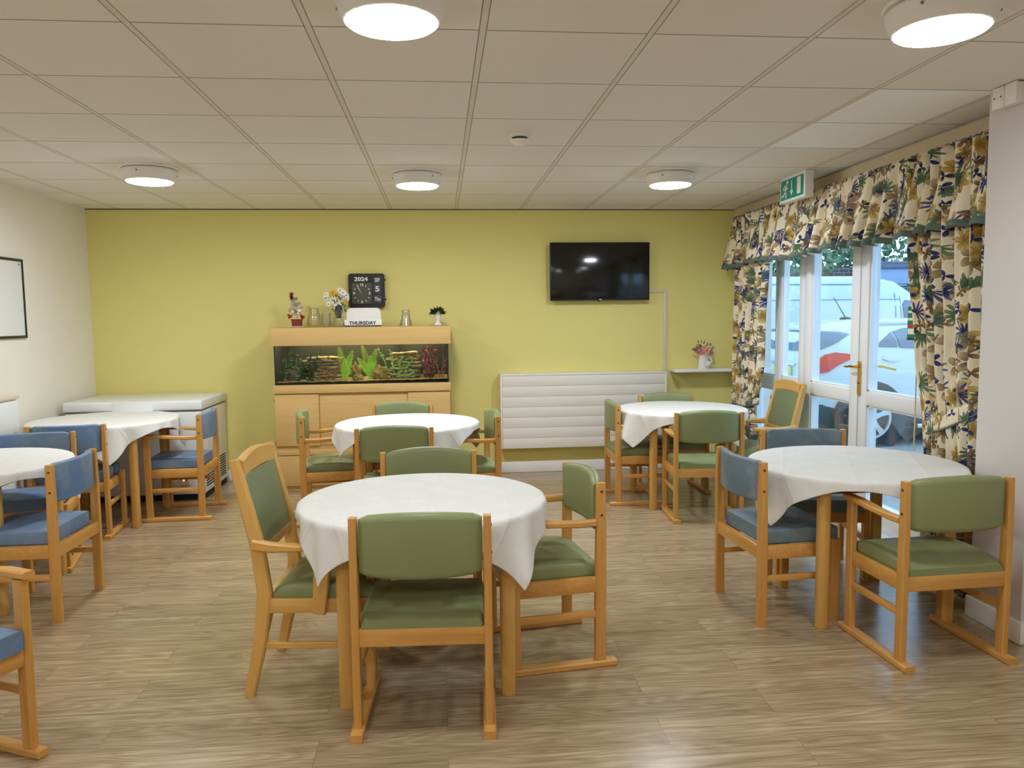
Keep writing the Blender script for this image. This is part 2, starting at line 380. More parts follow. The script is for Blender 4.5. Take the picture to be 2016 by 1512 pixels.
def build(name, bm, mat, parent=None, smooth=35, loc=None, rz=0):
    bmesh.ops.recalc_face_normals(bm, faces=bm.faces[:])
    me = bpy.data.meshes.new(name); bm.to_mesh(me); bm.free()
    for m in (mat if isinstance(mat, (list, tuple)) else [mat]): me.materials.append(m)
    if smooth:
        me.polygons.foreach_set('use_smooth', [True]*len(me.polygons))
        me.set_sharp_from_angle(angle=math.radians(smooth))
    o = bpy.data.objects.new(name, me); COL.objects.link(o)
    if parent: o.parent = parent
    if loc: o.location = loc
    if rz: o.rotation_euler.z = rz
    return o
def tag(o, label, cat, group=None, kind=None):
    o['label'] = label; o['category'] = cat
    if group: o['group'] = group
    if kind: o['kind'] = kind
    return o
def thing(name, label, cat, loc=(0, 0, 0), rz=0, group=None):
    o = bpy.data.objects.new(name, None); COL.objects.link(o); o.empty_display_size = .1
    o.location = loc; o.rotation_euler = (0, 0, rz); return tag(o, label, cat, group)
def struct(name, bm, mat, parent=None, smooth=30):
    o = build(name, bm, mat, parent, smooth)
    if not parent: o['kind'] = 'structure'
    return o
def dup(o, parent=None):
    c = o.copy(); COL.objects.link(c)
    if parent: c.parent = parent
    for ch in list(o.children): dup(ch, c)
    return c
def text(body, size, mat, name, parent, loc, rot, bold=0.0, sx=1.0, align='CENTER', depth=.0012):
    cu = bpy.data.curves.new(name, 'FONT'); cu.body = body; cu.size = size; cu.align_x = align; cu.align_y = 'CENTER'
    cu.extrude = depth; cu.offset = bold; cu.resolution_u = 3
    t = bpy.data.objects.new('tmp_text', cu); COL.objects.link(t)
    dg = bpy.context.evaluated_depsgraph_get(); dg.update()
    me = bpy.data.meshes.new_from_object(t.evaluated_get(dg)); me.name = name
    bpy.data.objects.remove(t); me.materials.clear(); me.materials.append(mat)
    o = bpy.data.objects.new(name, me); COL.objects.link(o); o.parent = parent
    o.location = loc; o.rotation_euler = rot; o.scale = (sx, 1, 1); return o

# ------------------------------------------------------------------ the room shell
b = BM(); box(b, (XL-.15, YB-.15, -.12), (XR+.2, D+.15, 0)); struct('floor', b, FLOOR)
b = BM(); box(b, (XL-.15, YB-.15, H), (XR+.2, D+.15, H+.12)); struct('ceiling', b, CEIL)
b = BM(); box(b, (XL-.15, D, 0), (XR+.2, D+.15, H)); struct('wall_back', b, YELLOW)
b = BM(); box(b, (XL-.15, YB-.15, 0), (XL, D, H)); struct('wall_left', b, WALLW)
b = BM(); box(b, (XL, YB-.15, 0), (XR+.2, YB, H)); struct('wall_front', b, WALLW)
WY0, WY1, WZT = 3.95, 6.84, 2.10     # window opening in the right wall
b = BM()
box(b, (XR, WY1, 0), (XR+.2, D, H)); box(b, (XR, WY0, WZT), (XR+.2, WY1, H)); box(b, (XR, YB, 0), (XR+.2, WY0, H))
struct('wall_right', b, WALLR)
b = BM(); box(b, (2.555, 3.11, 0), (XR, 3.445, H), .006); struct('wall_pier', b, WALLR)
def skirt(name, poly_pts):
    b = BM()
    for (x0, y0, x1, y1) in poly_pts:
        box(b, (x0, y0, 0), (x1, y1, .105), .008, 2)
    struct(name, b, WHITE)
skirt('baseboard_back', [(XL, D-.018, XR, D)])
skirt('baseboard_left', [(XL, YB, XL+.018, D-.018)])
skirt('baseboard_right', [(XR-.018, WY1+.02, XR, D-.018), (2.537, 3.10, 2.557, 3.455), (2.54, 3.09, XR, 3.112), (XR-.018, YB, XR, 3.09), (XR-.018, 3.447, XR, WY0)])
# beige board behind the curtain heading
b = BM(); box(b, (XR-.02, 3.446, 2.36), (XR, 7.2, H-.012), .003); struct('trim_1', b, CREAM)
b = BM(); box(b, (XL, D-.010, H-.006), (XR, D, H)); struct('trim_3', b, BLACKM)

# ------------------------------------------------------------------ ceiling lights, smoke detector, exit sign
def ceiling_light():
    t = thing('ceiling_light', 'x', 'light')
    b = BM(); lathe(b, [(.176, 0), (.178, -.006), (.172, -.012), (.150, -.014)], 40); build('mounting_ring', b, WHITE, t)
    b = BM(); lathe(b, [(.150, -.012), (.166, -.020), (.170, -.030), (.162, -.062), (.149, -.090), (.145, -.092)], 40); build('housing', b, WHITE, t)
    b = BM(); lathe(b, [(.1445, -.0905), (.135, -.098), (.10, -.104), (.05, -.107), (.001, -.108)], 40); build('diffuser', b, LAMP, t)
    for k in range(3):
        b = BM(); a = 2*PI*k/3+.9; ball(b, (.168*math.cos(a), .168*math.sin(a), -.045), .006, sub=1); build('screw', b, STEEL, t)
    return t
L0 = ceiling_light()
def dim(o):
    for ch in o.children:
        if ch.name.startswith('diffuser'): ch.data = ch.data.copy(); ch.data.materials[0] = LAMPF
spots = [(-.13, 2.487, 'round white ceiling light at the top edge of the photo, above the nearest white table'),
         (1.64, 2.45, 'round white ceiling light nearest the white pier and curtain'),
         (-1.87, 5.33, 'round white ceiling light at the whiteboard side, over the chest freezer table'),
         (-.135, 5.45, 'round white ceiling light above the aquarium, between two others in its row'),
         (1.63, 5.38, 'round white ceiling light above the radiator, nearest the exit sign')]
for k, (x, y, lb) in enumerate(spots):
    o = L0 if k == 4 else dup(L0)
    o.location = (x, y, H); o['label'] = lb; o['group'] = 'round ceiling lights'; o.rotation_euler.z = k*.8
    if y < 4: dim(o)
for x, y in ((-1.87, 2.47), (-1.87, -.45), (-.13, -.45), (1.4, -.45)):  # unseen lamps; the row behind the viewer is added to brighten camera-facing surfaces
    o = dup(L0); o.location = (x, y, H)
    if y > 0 or x > 1: dim(o)
    o['label'] = 'added round white ceiling light, unseen, brightening the room from out of view'; o['group'] = 'added unseen ceiling lights'
t = thing('smoke_detector', 'small white smoke detector with a black band on the ceiling', 'smoke detector', (.456, 4.30, H))
b = BM(); lathe(b, [(.052, 0), (.052, -.018), (.046, -.022)], 28); build('base', b, WHITE, t)
b = BM(); lathe(b, [(.042, -.020), (.042, -.036)], 28); build('band', b, BLACK, t)
b = BM(); lathe(b, [(.050, -.034), (.047, -.046), (.034, -.058), (.001, -.062)], 28); build('cap', b, WHITE, t)
t = thing('exit_sign', 'green and white running-man emergency exit sign box by the curtain valance', 'exit sign', (2.55, 5.448, 2.30))
b = BM(); box(b, (0, -.20, 0), (.065, .20, H-2.30), .006); build('housing', b, UPVC, t)
b = BM(); box(b, (-.003, -.178, .018), (.002, .178, .160), .001); fp = build('face_panel', b, SIGNG, t)
MS = Matrix(((0, 0, -1, -.003), (-1, 0, 0, 0), (0, 1, 0, 0), (0, 0, 0, 1)))     # (x, y) of the face seen from the room -> local
b = BM()
def stroke(pts, wd):
    for p, q in zip(pts[:-1], pts[1:]):
        d = (Vector(q)-Vector(p)); n = Vector((-d.y, d.x)).normalized()*wd/2; e = d.normalized()*wd*.3
        prism(b, [(p[0]-e.x+n.x, p[1]-e.y+n.y), (q[0]+e.x+n.x, q[1]+e.y+n.y), (q[0]+e.x-n.x, q[1]+e.y-n.y), (p[0]-e.x-n.x, p[1]-e.y-n.y)], 0, .002, MS)
prism(b, [(-.068+.012*math.cos(a*PI/6), .138+.012*math.sin(a*PI/6)) for a in range(12)], 0, .002, MS)
stroke([(-.082, .118), (-.100, .080)], .024); stroke([(-.086, .118), (-.118, .112), (-.132, .090)], .010)
stroke([(-.078, .112), (-.066, .092), (-.058, .096)], .010)
stroke([(-.100, .078), (-.082, .055), (-.086, .030)], .013); stroke([(-.104, .076), (-.122, .050), (-.155, .046)], .013)
build('running_figure', b, PRINTW, fp)
b = BM(); stroke([(.002, .140), (.002, .075)], .009); prism(b, [(-.022, .072), (.026, .072), (.002, .036)], 0, .002, MS); build('arrow', b, PRINTW, fp)
b = BM(); prism(b, [(.088, .034), (.142, .034), (.142, .150), (.088, .150)], 0, .002, MS); build('door_symbol', b, PRINTW, fp)
t = thing('switch_box', 'white double surface-mounted switch box high on the white pier', 'switch', (2.555, 3.29, 2.39))
b = BM(); box(b, (-.04, -.072, 0), (0, .072, .088), .004); build('back_box', b, WHITE, t)
b = BM(); box(b, (-.048, -.074, -.002), (-.038, -.004, .090), .002); box(b, (-.048, .004, -.002), (-.038, .074, .090), .002); fp = build('face_plate', b, WHITE, t)
for yy in (.018, .058):
    b = BM(); cyl(b, (-.050, yy, .046), (-.046, yy, .046), .004, 8); build('screw', b, BRONZE, fp)

# ------------------------------------------------------------------ french doors and side panel (right wall)
FX0, FX1 = 2.86, 2.93
def pane_frame(name, y0, y1, z0, z1, rails, st=.075, proud=0.0, lb=None):
    """a upvc leaf: stiles, rails, beads and glass panes; rails = list of (z0, z1) of the cross rails"""
    root = bpy.data.objects.new(name, None); COL.objects.link(root); root['kind'] = 'structure'
    root.location = (0, (y0+y1)/2, z0); yc = (y0+y1)/2
    b = BM(); x0, x1 = FX0-proud, FX1
    box(b, (x0, y0-yc, 0), (x1, y0-yc+st, z1-z0), .008); box(b, (x0, y1-yc-st, 0), (x1, y1-yc, z1-z0), .008)
    zs = [r for r in rails]
    for r0, r1 in zs: box(b, (x0+.001, y0-yc+st-.004, r0-z0), (x1-.001, y1-yc-st+.004, r1-z0), .008)
    build('frame', b, UPVC, root)
    for (a0, a1), (c0, c1) in zip(zs[:-1], zs[1:]):
        lo, hi = a1-z0, c0-z0
        b = BM(); g = .012
        box(b, (x0+.012, y0-yc+st, lo), (x1-.012, y0-yc+st+g, hi)); box(b, (x0+.012, y1-yc-st-g, lo), (x1-.012, y1-yc-st, hi))
        box(b, (x0+.012, y0-yc+st, lo), (x1-.012, y1-yc-st, lo+g)); box(b, (x0+.012, y0-yc+st, hi-g), (x1-.012, y1-yc-st, hi))
        build('glazing_bead', b, UPVC, root)
        b = BM(); box(b, (x0+.030, y0-yc+st, lo), (x0+.036, y1-yc-st, hi)); build('pane', b, PANE, root, 0)
    return root
RL = [(.06, .20), (.862, .958), (2.0, 2.07)]
pane_frame('window_1', 5.86, 6.345, .04, 2.07, [(.06, .18), (.84, .955), (2.0, 2.07)], .085)
pane_frame('window_2', 6.36, 6.80, .04, 2.07, [(.06, .18), (.84, .955), (2.0, 2.07)], .022)
dA = pane_frame('door_1', 5.030, 5.825, .04, 2.07, RL, .108, .012)
dB = pane_frame('door_2', 4.195, 5.018, .04, 2.07, RL, .100, .012)
b = BM()      # outer frame, blank panels and threshold
box(b, (FX0-.005, 6.346, 0), (FX1+.02, 6.359, WZT), .004); box(b, (FX0-.005, 6.80, 0), (FX1+.02, WY1, WZT), .004); box(b, (FX0-.005, WY0, 0), (FX1+.02, 4.19, WZT), .004)
box(b, (FX0-.005, 4.19, 2.07), (FX1+.02, WY1, WZT), .004); box(b, (XR-.04, WY0, 0), (FX1+.02, WY1, .045), .006)
box(b, (FX0+.01, 5.826, .04), (FX1, 5.86, 2.07), .003)
struct('trim_4', b, UPVC)
b = BM(); box(b, (FX0+.02, 5.019, .05), (FX1-.01, 5.029, 2.07)); box(b, (FX0+.008, 5.8255, .05), (FX1-.01, 5.8275, 2.07)); struct('trim_5', b, BLACKM)
# brass lever handles on the leaf with the lock
h = bpy.data.objects.new('door_handle', None); COL.objects.link(h); h.parent = dB; h.location = (FX0-.012, 5.000-(4.195+5.018)/2, 1.06-.04)
b = BM(); prism(b, rrect(.032, .235, .014, 5), 0, .010, Matrix(((0, 0, -1, 0), (1, 0, 0, 0), (0, 1, 0, -.02), (0, 0, 0, 1)))); build('back_plate', b, BRASS, h)
b = BM(); cyl(b, (-.008, 0, .06), (-.045, 0, .06), .009); tube(b, [(-.045, -.004, .06), (-.048, .04, .062), (-.046, .085, .055), (-.05, .115, .056)], [.009, .010, .008, .006]); build('lever', b, BRASS, h)
b = BM(); cyl(b, (-.009, 0, -.05), (-.016, 0, -.05), .010); build('lock_cylinder', b, STEEL, h)
b = BM(); cyl(b, (.085, 0, .06), (.125, 0, .06), .009); tube(b, [(.125, .004, .06), (.128, -.06, .064), (.126, -.14, .058), (.128, -.20, .05)], [.009, .012, .010, .008]); build('outer_lever', b, BRASS, h)
o = tag(build('window_poster', (lambda b: (box(b, (0, 0, 0), (.003, .17, .205)), b)[1])(BM()), POSTG), 'green and white notice stuck to the door glass beside the curtain', 'poster')
o.location = (FX0+.010, 4.345, 1.315)
for k, (z0, z1, m_) in enumerate(((.0, .012, PRINTK), (.035, .07, PRINTW), (.075, .095, REDL), (.12, .135, PRINTW), (.165, .178, PRINTW))):
    b = BM(); box(b, (-.001, .05 if k else 0, z0), (0, .165 if k else .17, z1)); build('printed_band', b, m_, o)
t = tag(build('blind_cord', (lambda b: (tube(b, [(0, 0, 1.15), (.002, .004, .85), (0, .002, .52)], .0045, 6), b)[1])(BM()), CREAM), 'thin cream pull cord hanging in front of the door glass', 'cord')
t.location = (2.80, 4.30, .14)
bb = BM(); tube(bb, [(0, 0, 1.12), (0, 0, 1.9)], .003, 6); build('upper_cord', bb, CREAM, t)

# ------------------------------------------------------------------ curtains
def sheet(name, f, ns, nz, mat, parent=None, thick=.003, uvf=None):
    b = BM(); uvl = b.loops.layers.uv.new('UVMap'); V = []; U = {}
    for j in range(nz+1):
        row = []
        for i in range(ns+1):
            p, uv = f(i/ns, j/nz); v = b.verts.new(p); U[v] = uv; row.append(v)
        V.append(row)
    for j in range(nz):
        for i in range(ns):
            fc = b.faces.new((V[j][i], V[j][i+1], V[j+1][i+1], V[j+1][i]))
            for lp in fc.loops: lp[uvl].uv = U[lp.vert]
    me = bpy.data.meshes.new(name); b.to_mesh(me); b.free(); me.materials.append(mat)
    me.polygons.foreach_set('use_smooth', [True]*len(me.polygons))
    o = bpy.data.objects.new(name, me); COL.objects.link(o)
    if parent: o.parent = parent
    if thick: md = o.modifiers.new('thickness', 'SOLIDIFY'); md.thickness = thick; md.offset = 0
    return o
def lerp(pts, z):
    if z <= pts[0][0]: return pts[0][1]
    for (a, p), (c, q) in zip(pts[:-1], pts[1:]):
        if z <= c:
            k = (z-a)/(c-a); k = k*k*(3-2*k); return p+(q-p)*k
    return pts[-1][1]
def curtain(label, wall_y, edge, folds, width, tie_z, amp, ph, u0):
    yb = wall_y
    t = thing('curtain', label, 'curtain', (2.70, yb, 0.02))
    def f(s, q):
        z = .0 + q*2.33
        ye = lerp(edge, z+.02)
        pinch = math.exp(-((z-tie_z)/.16)**2)
        ss = s + .012*math.sin(9*s+3*z+ph)
        y = yb+(ye-yb)*ss
        an = 2*PI*folds*s
        x = amp*(1-.55*pinch)*(math.sin(an+ph+.5*math.sin(2.1*z))+.35*math.sin(2.3*an+1.7+ph)) - .015*math.sin(PI*s) - .02*pinch
        return (x, y-yb, z), (u0+s*width, z*1.0)
    sheet('drape', f, 110, 46, CURT, t)
    return t
c1 = curtain('floral curtain tied back beside the yellow wall and shelf', 6.86, [(.0, 6.36), (.55, 6.40), (.72, 6.43), (.80, 6.30), (1.35, 6.27), (1.95, 6.17), (2.36, 6.14)], 6, 1.0, .74, .032, .4, .3)
c2 = curtain('floral curtain tied back against the white pier', 3.52, [(.0, 4.04), (.67, 4.035), (.88, 4.055), (1.24, 4.135), (1.9, 4.235), (2.36, 4.27)], 7, 1.2, .92, .034, 1.3, 2.1)
def tieback(root, label, ya, za, yb_, zb, h0, h1, parent_loc):
    yo = parent_loc
    def f(s, q):
        y = ya+(yb_-ya)*s; zc = za+(zb-za)*s - .035*math.sin(PI*s); hh = h0+(h1-h0)*s
        x = -.075*math.sin(PI*min(max(s*.94+.03, 0), 1))**.5 - .004
        return (x+.03, y-yo, zc-.02+hh*(q-.5)), (s*.6+.37, q*.14+1.43)
    sheet('tieback', f, 30, 5, CURT, root, .006)
    def g(s, q):
        (x, y, z), uv = f(s, 0); a = 2*PI*q
        return (x-.004+.006*math.cos(a), y, z+.006*math.sin(a)), uv
    sheet('tieback_piping', g, 30, 8, HEM, root, 0)
tieback(c1, '', 6.86, .76, 6.32, .77, .13, .10, 6.86)
tieback(c2, '', 4.065, .865, 3.52, 1.05, .125, .06, 3.52)
t = thing('curtain_valance', 'gathered floral valance with sage green hem above the glazed doors', 'valance', (2.72, 3.47, 1.905))
rr = random.Random(3)
ph1 = [rr.uniform(0, 6.28) for _ in range(6)]
def vpath(s):
    L = 3.68
    return s*L
def val(s, q, dz=0):
    y = vpath(s); t_ = 1-q           # q 0 bottom .. 1 top
    an = 2*PI*22*s + 1.3*math.sin(2*PI*5.3*s+ph1[0]) + .9*math.sin(2*PI*8.7*s+ph1[1])
    big = math.sin(an)+.3*math.sin(2*an+ph1[3]); fine = math.sin(2*PI*70*s+2*math.sin(2*PI*13*s))
    hd = 1-math.exp(-((q-.93)/.05)**2)*.8
    x = -.006 - .078*t_**1.2 + .036*t_**.7*big*hd + .007*q*fine - .012*math.exp(-((q-.97)/.03)**2)*0
    ret = max(0, (s-.955)/.045); x += .10*ret**1.5
    yy = y + .010*t_*math.cos(an)
    z = q*.47 - .010*t_*math.cos(2*PI*3.1*s+1) - .007*t_*big+ (.006*fine if q > .97 else 0)
    return Vector((x, yy, z)), (s*5.2, z*1.0+.2)
sheet('valance_cloth', lambda s, q: val(s, q), 560, 16, CURT, t)
sheet('hem_band', lambda s, q: ((lambda r: (r[0]+Vector((-.0045, 0, 0)), r[1]))(val(s, q*.075))), 560, 2, HEM, t)

# ------------------------------------------------------------------ chairs
def pad(bm, W, z0, z1, T, bow, arch, r, nu=14):
    rings = []
    for k in range(nu+1):
        u = -1+2*k/nu; e = .55+.45*min(1, (1-abs(u))/.10)**.5
        zt = z1+arch*(1-u*u)-(1-e)*.02; zb = z0-arch*.35*(1-u*u)+(1-e)*.02
        cy_ = -bow*(1-u*u)
        rings.append([(u*W/2, cy_+px, (zt+zb)/2+pz) for px, pz in rrect(T*e, zt-zb, min(r, T*e*.48), 4)])
    loft(bm, rings)
def cushion(bm, W, y0, y1, z0, z1, dome, r, boxy=False, nu=12):
    rings = []
    for k in range(nu+1):
        v = k/nu; y = y0+(y1-y0)*v; u = 2*v-1
        if boxy: e = 1.0; zt = z1 + dome*(1-u*u); zz = z0
        else:
            e = 1-.025*abs(u)**8; zt = z1-.020*abs(u)**5+dome*(1-u*u); zz = z0
        prof = []
        nx = 12
        hh = zt-zz
        for (px, pz) in rrect(W*e, hh, min(r, hh*.45), 4): prof.append((px, y, zz+hh/2+pz + (dome*.6*(1-(2*px/(W*e))**2)*(1-u*u) if pz > 0 else 0)))
        # extra points across the top for a soft crown
        top = [(W*e/2-r-(W*e-2*r)*i/6, y, zt+dome*.6*(1-((W*e/2-r-(W*e-2*r)*i/6)*2/(W*e))**2)*(1-u*u)) for i in range(1, 6)]
        prof = prof[:5]+top+prof[5:]
        rings.append(prof)
    loft(bm, rings)
def dining_chair(seat_m, boxy, arms, sled):
    t = thing('dining_armchair' if arms else 'dining_chair', 'x', 'chair')
    W = .50; lx = W/2-.0145
    b = BM()
    if boxy: cushion(b, .425, -.165, .215, .385, .455, .004, .012, True)
    else: cushion(b, .438, -.203, .212, .376, .440, .012, .022)
    build('seat', b, seat_m, t, 50)
    b = BM()
    if boxy: pad(b, .436, .598, .792, .036, .045, .000, .010)
    else: pad(b, .436, .580, .792, .052, .040, .020, .024)
    bk = build('backrest', b, seat_m, t, 50); bk.location.y = -.178
    zb = .028 if sled else 0
    for s in (-1, 1):
        b = BM(); bar(b, [(s*lx, -.186, zb), (s*lx, -.188, .42), (s*lx, -.190, .60), (s*lx, -.190, .79)], .028, [.047, .046, .042, .036], Vector((1, 0, 0)), .12)
        lg = build('rear_leg', b, WZ, t)
        for zz in (.755, .655):
            b = BM(); cyl(b, (s*(lx+.0125), -.190, zz), (s*(lx+.0165), -.190, zz), .0055, 10); build('bolt', b, BRONZE, lg)
        zt = .622 if arms else .405
        b = BM(); bar(b, [(s*lx, .185, zb), (s*lx, .187, zt*.5), (s*lx, .187, zt)], .030, [.046, .046, .046], Vector((1, 0, 0)), .12); build('front_leg', b, WZ, t)
        b = BM(); box(b, (s*lx-.010, -.17, .215), (s*lx+.010, .17, .245), .004); build('side_stretcher', b, WY, t)
        if arms:
            b = BM(); bar(b, [(s*lx, -.168, .622), (s*lx, -.09, .620), (s*(lx+.006), .0, .628), (s*(lx+.008), .12, .637), (s*(lx+.004), .225, .637)], [.030, .032, .046, .050, .044], [.030, .028, .024, .026, .026], Vector((1, 0, 0)), .22)
            build('armrest', b, WY, t)
        if sled:
            b = BM(); bar(b, [(s*lx, -.255, .014), (s*lx, .20, .014), (s*lx, .245, .015)], .046, [.028, .028, .024], Vector((1, 0, 0)), .18); build('sled_runner', b, WY, t)
    b = BM()
    box(b, (-lx+.01, -.205, .325), (lx-.01, -.180, .390), .004); box(b, (-lx+.01, .178, .325), (lx-.01, .203, .390), .004)
    for s in (-1, 1): box(b, (s*lx-.018 if s > 0 else s*lx-.011, -.18, .325), (s*lx+.011 if s > 0 else s*lx+.018, .18, .390), .004)
    build('seat_rail', b, WX, t)
    return t
def highback_chair():
    t = thing('high_back_armchair', 'x', 'chair')
    b = BM(); cushion(b, .44, -.165, .235, .375, .448, .014, .03); build('seat', b, GREEN, t, 50)
    b = BM()
    for s in (-1, 1):
        pass
    sp = lambda s: [(s*.215, -.275, 0), (s*.214, -.225, .22), (s*.213, -.200, .42), (s*.213, -.225, .62), (s*.213, -.272, .82), (s*.213, -.300, .945)]
    for s in (-1, 1):
        b = BM(); bar(b, sp(s), .034, [.040, .052, .058, .054, .046, .036], Vector((1, 0, 0)), .2); build('rear_leg', b, PZ, t)
        b = BM(); bar(b, [(s*.236, .015, .338), (s*.238, .030, .48), (s*.242, .055, .602)], [.026, .030, .034], [.050, .062, .070], Vector((1, 0, 0)), .2); build('arm_support', b, PZ, t)
        b = BM(); bar(b, [(s*.215, .205, 0), (s*.215, .208, .2), (s*.214, .205, .37)], .034, [.034, .042, .046], Vector((1, 0, 0)), .2); build('front_leg', b, PZ, t)
        b = BM(); bar(b, [(s*.222, -.235, .612), (s*.238, -.16, .606), (s*.250, -.06, .607), (s*.248, .03, .612), (s*.240, .115, .610)], [.030, .034, .046, .052, .046], [.045, .040, .026, .026, .024], Vector((1, 0, 0)), .24); build('armrest', b, PY, t)
        b = BM(); bar(b, [(s*.213, -.215, .205), (s*.205, -.10, .200), (s*.205, .10, .200), (s*.213, .20, .205)], .020, .026, Vector((1, 0, 0)), .2); build('side_stretcher', b, PY, t)
    b = BM(); bar(b, [(-.20, -.284, .905), (-.10, -.290, .918), (0, -.292, .922), (.10, -.290, .918), (.20, -.284, .905)], [.034]*5, [.075, .080, .085, .080, .075], Vector((0, 1, 0)), .15); build('crest_rail', b, PX, t)
    b = BM(); bar(b, [(-.20, -.222, .575), (.20, -.222, .575)], .030, .045, Vector((0, 1, 0)), .15); build('lower_back_rail', b, PX, t)
    b = BM(); pts = [(.590, -.222), (.68, -.240), (.78, -.262), (.88, -.284)]
    rings = [[(px, yy+py, zz) for px, py in rrect(.40, .030, .010, 3)] for zz, yy in pts]; loft(b, rings); build('back_panel', b, GREEN2, t)
    b = BM(); box(b, (-.205, .195, .335), (.205, .222, .395), .005); box(b, (-.205, -.215, .335), (.205, -.190, .395), .005)
    for s in (-1, 1): box(b, (s*.212-.012, -.19, .335), (s*.212+.012, .20, .395), .005)
    build('seat_rail', b, PY, t)
    b = BM(); bar(b, [(-.20, -.205, .255), (-.13, -.205, .315), (0, -.205, .335), (.13, -.205, .315), (.20, -.205, .255)], .018, .024, Vector((0, 1, 0)), .2); build('arched_brace', b, PX, t)
    return t
GA = dining_chair(GREEN, False, True, True)
BA = dining_chair(BLUE, True, True, True)
BS = dining_chair(BLUE, True, False, True)
BL = dining_chair(BLUE, True, False, False)
GB = dining_chair(BLUEG, True, False, False)
HB = highback_chair()
used = set()
def chair(proto, x, y, deg, label, group):
    o = proto if proto.name not in used else dup(proto)
    used.add(proto.name)
    o.location = (x, y, 0); o.rotation_euler = (0, 0, math.radians(deg)); o['label'] = label; o['group'] = group
    return o
G1, G2, G3, G4, G5, G6 = ('chairs around the nearest table', 'chairs around the table by the aquarium', 'chairs around the table by the far curtain',
    'chairs around the table by the glazed doors', 'chairs around the table by the chest freezer', 'chairs around the table cut off by the photo edge')
chair(GA, -.073, 2.865, -3, 'green vinyl armchair with its back to the viewer at the nearest white table', G1)
chair(GA, .435, 3.33, 98, 'green vinyl armchair seen side on, tucked to the radiator side of the nearest table', G1)
chair(GA, -.072, 3.81, 180, 'green vinyl armchair on the far side of the nearest table, only its backrest showing', G1)
chair(HB, -.485, 3.215, -95, 'high-backed armchair with green panel and curved pale legs at the nearest table', G1)
chair(GA, -.302, 5.09, 0, 'green vinyl armchair with its back to the viewer at the aquarium table', G2)
chair(GA, -.83, 5.80, -84, 'green vinyl armchair nearest the chest freezer, sideways at the table before the aquarium', G2)
chair(GA, .18, 5.57, 96, 'green vinyl armchair in front of the edge of the white radiator', G2)
chair(GA, -.35, 6.09, 169, 'green vinyl armchair between its table and the aquarium cabinet, back to the cabinet', G2)
chair(GA, 1.91, 5.48, -4, 'green vinyl armchair with its back to the viewer at the table by the far curtain', G3)
chair(GA, 1.565, 6.08, -92, 'green vinyl armchair in front of the middle of the white radiator cover', G3)
chair(GA, 1.96, 6.36, 180, 'green vinyl armchair whose back rises before the radiator end below the wall shelf', G3)
chair(HB, 2.47, 5.86, 92, 'high-backed armchair with green panel standing against the glazed side panel', G3)
chair(GB, 1.67, 3.69, -86, 'worn grey-blue armless chair in side view at the table by the glazed doors', G4)
chair(GB, 2.13, 4.22, 171, 'grey-blue armless chair between the white table and the glazed doors', G4)
chair(GA, 2.125, 3.16, 2.5, 'green vinyl armchair with its back to the viewer beside the white pier', G4)
chair(BS, -2.55, 5.60, 6.9, 'blue armless chair with its back to the viewer at the freezer table', G5)
chair(BA, -1.99, 6.085, 92, 'blue armchair on sled runners at the end of the chest freezer', G5)
chair(BS, -2.52, 4.86, 195, 'blue armless chair whose back rises behind the cut-off table, drawers beside it', G6)
chair(BL, -2.10, 4.14, 90, 'blue armless four-legged chair with patchy worn vinyl at the cut-off table', G6)
chair(BA, -1.70, 2.55, -115.5, 'blue armchair nearest the viewer, only its arm and sled runner in view', G6)

# ------------------------------------------------------------------ tables and cloths
def table_proto():
    t = thing('dining_table', 'x', 'table')
    b = BM(); lathe(b, [(.495, .700), (.505, .704), (.505, .724), (.498, .728)], 56); build('tabletop', b, PX, t)
    b = BM()
    for k in range(4):
        a = k*PI/2; box(b, (-.30, .29, .645), (.30, .312, .70), .003)
        bmesh.ops.rotate(b, verts=b.verts[:], cent=(0, 0, 0), matrix=Matrix.Rotation(PI/2, 3, 'Z'))
    build('apron', b, DARKW, t)
    for sx in (-1, 1):
        for sy in (-1, 1):
            b = BM(); n = 20; loft(b, [[(sx*.312+px*f, sy*.308+py*f, z) for px, py in rrect(.058, .058, .022, 4)] for z, f in ((0, .92), (.006, 1), (.70, 1))]); build('leg', b, PZ, t)
    return t
TP = table_proto()
def drape(name, label, group, x, y, ztop, rot, S, R, off, seed):
    n = 84; rd = random.Random(seed); ph = [rd.uniform(0, 6.28) for _ in range(8)]
    def f(s, q):
        u, v = (s-.5)*2*S+off[0], (q-.5)*2*S+off[1]
        r = math.hypot(u, v); a = math.atan2(v, u)
        zt = .0025*math.sin(9*u+ph[0])*math.sin(7*v+ph[1])*.5
        re = R-.008
        if r <= re: return (u, v, zt+.001), ((s-.5)*2*S, (q-.5)*2*S)
        d = r-re
        arc = .018
        if d < arc: ang = d/arc*PI/2*.92; rad = re+arc*.62*math.sin(ang); dz = arc*.62*(1-math.cos(ang))
        else: rad = re+arc*.62+.10*(d-arc); dz = arc*.62+(d-arc)*(.98-.35*max(0, d-.10))
        fold = min(1, max(0, (d-.03)/.22))
        rip = math.sin(11*a+ph[2])*.55+math.sin(17*a+ph[3])*.35+math.sin(7*a+ph[4])*.4
        rad += fold*(.030*rip) + fold*.012*math.sin(5*a+ph[5]) + .004*math.sin(23*a+ph[6])*min(1, d/.05)
        a2 = a+fold*.035*math.sin(13*a+ph[7])
        return (rad*math.cos(a2), rad*math.sin(a2), -dz), ((s-.5)*2*S, (q-.5)*2*S)
    o = sheet(name, f, n, n, CLOTH, None, .0016)
    o.location = (x, y, ztop+.003); o.rotation_euler.z = math.radians(rot); tag(o, label, 'tablecloth', group)
    b2 = o.modifiers.new('smooth', 'SUBSURF'); b2.levels = 1; b2.render_levels = 1
    return o
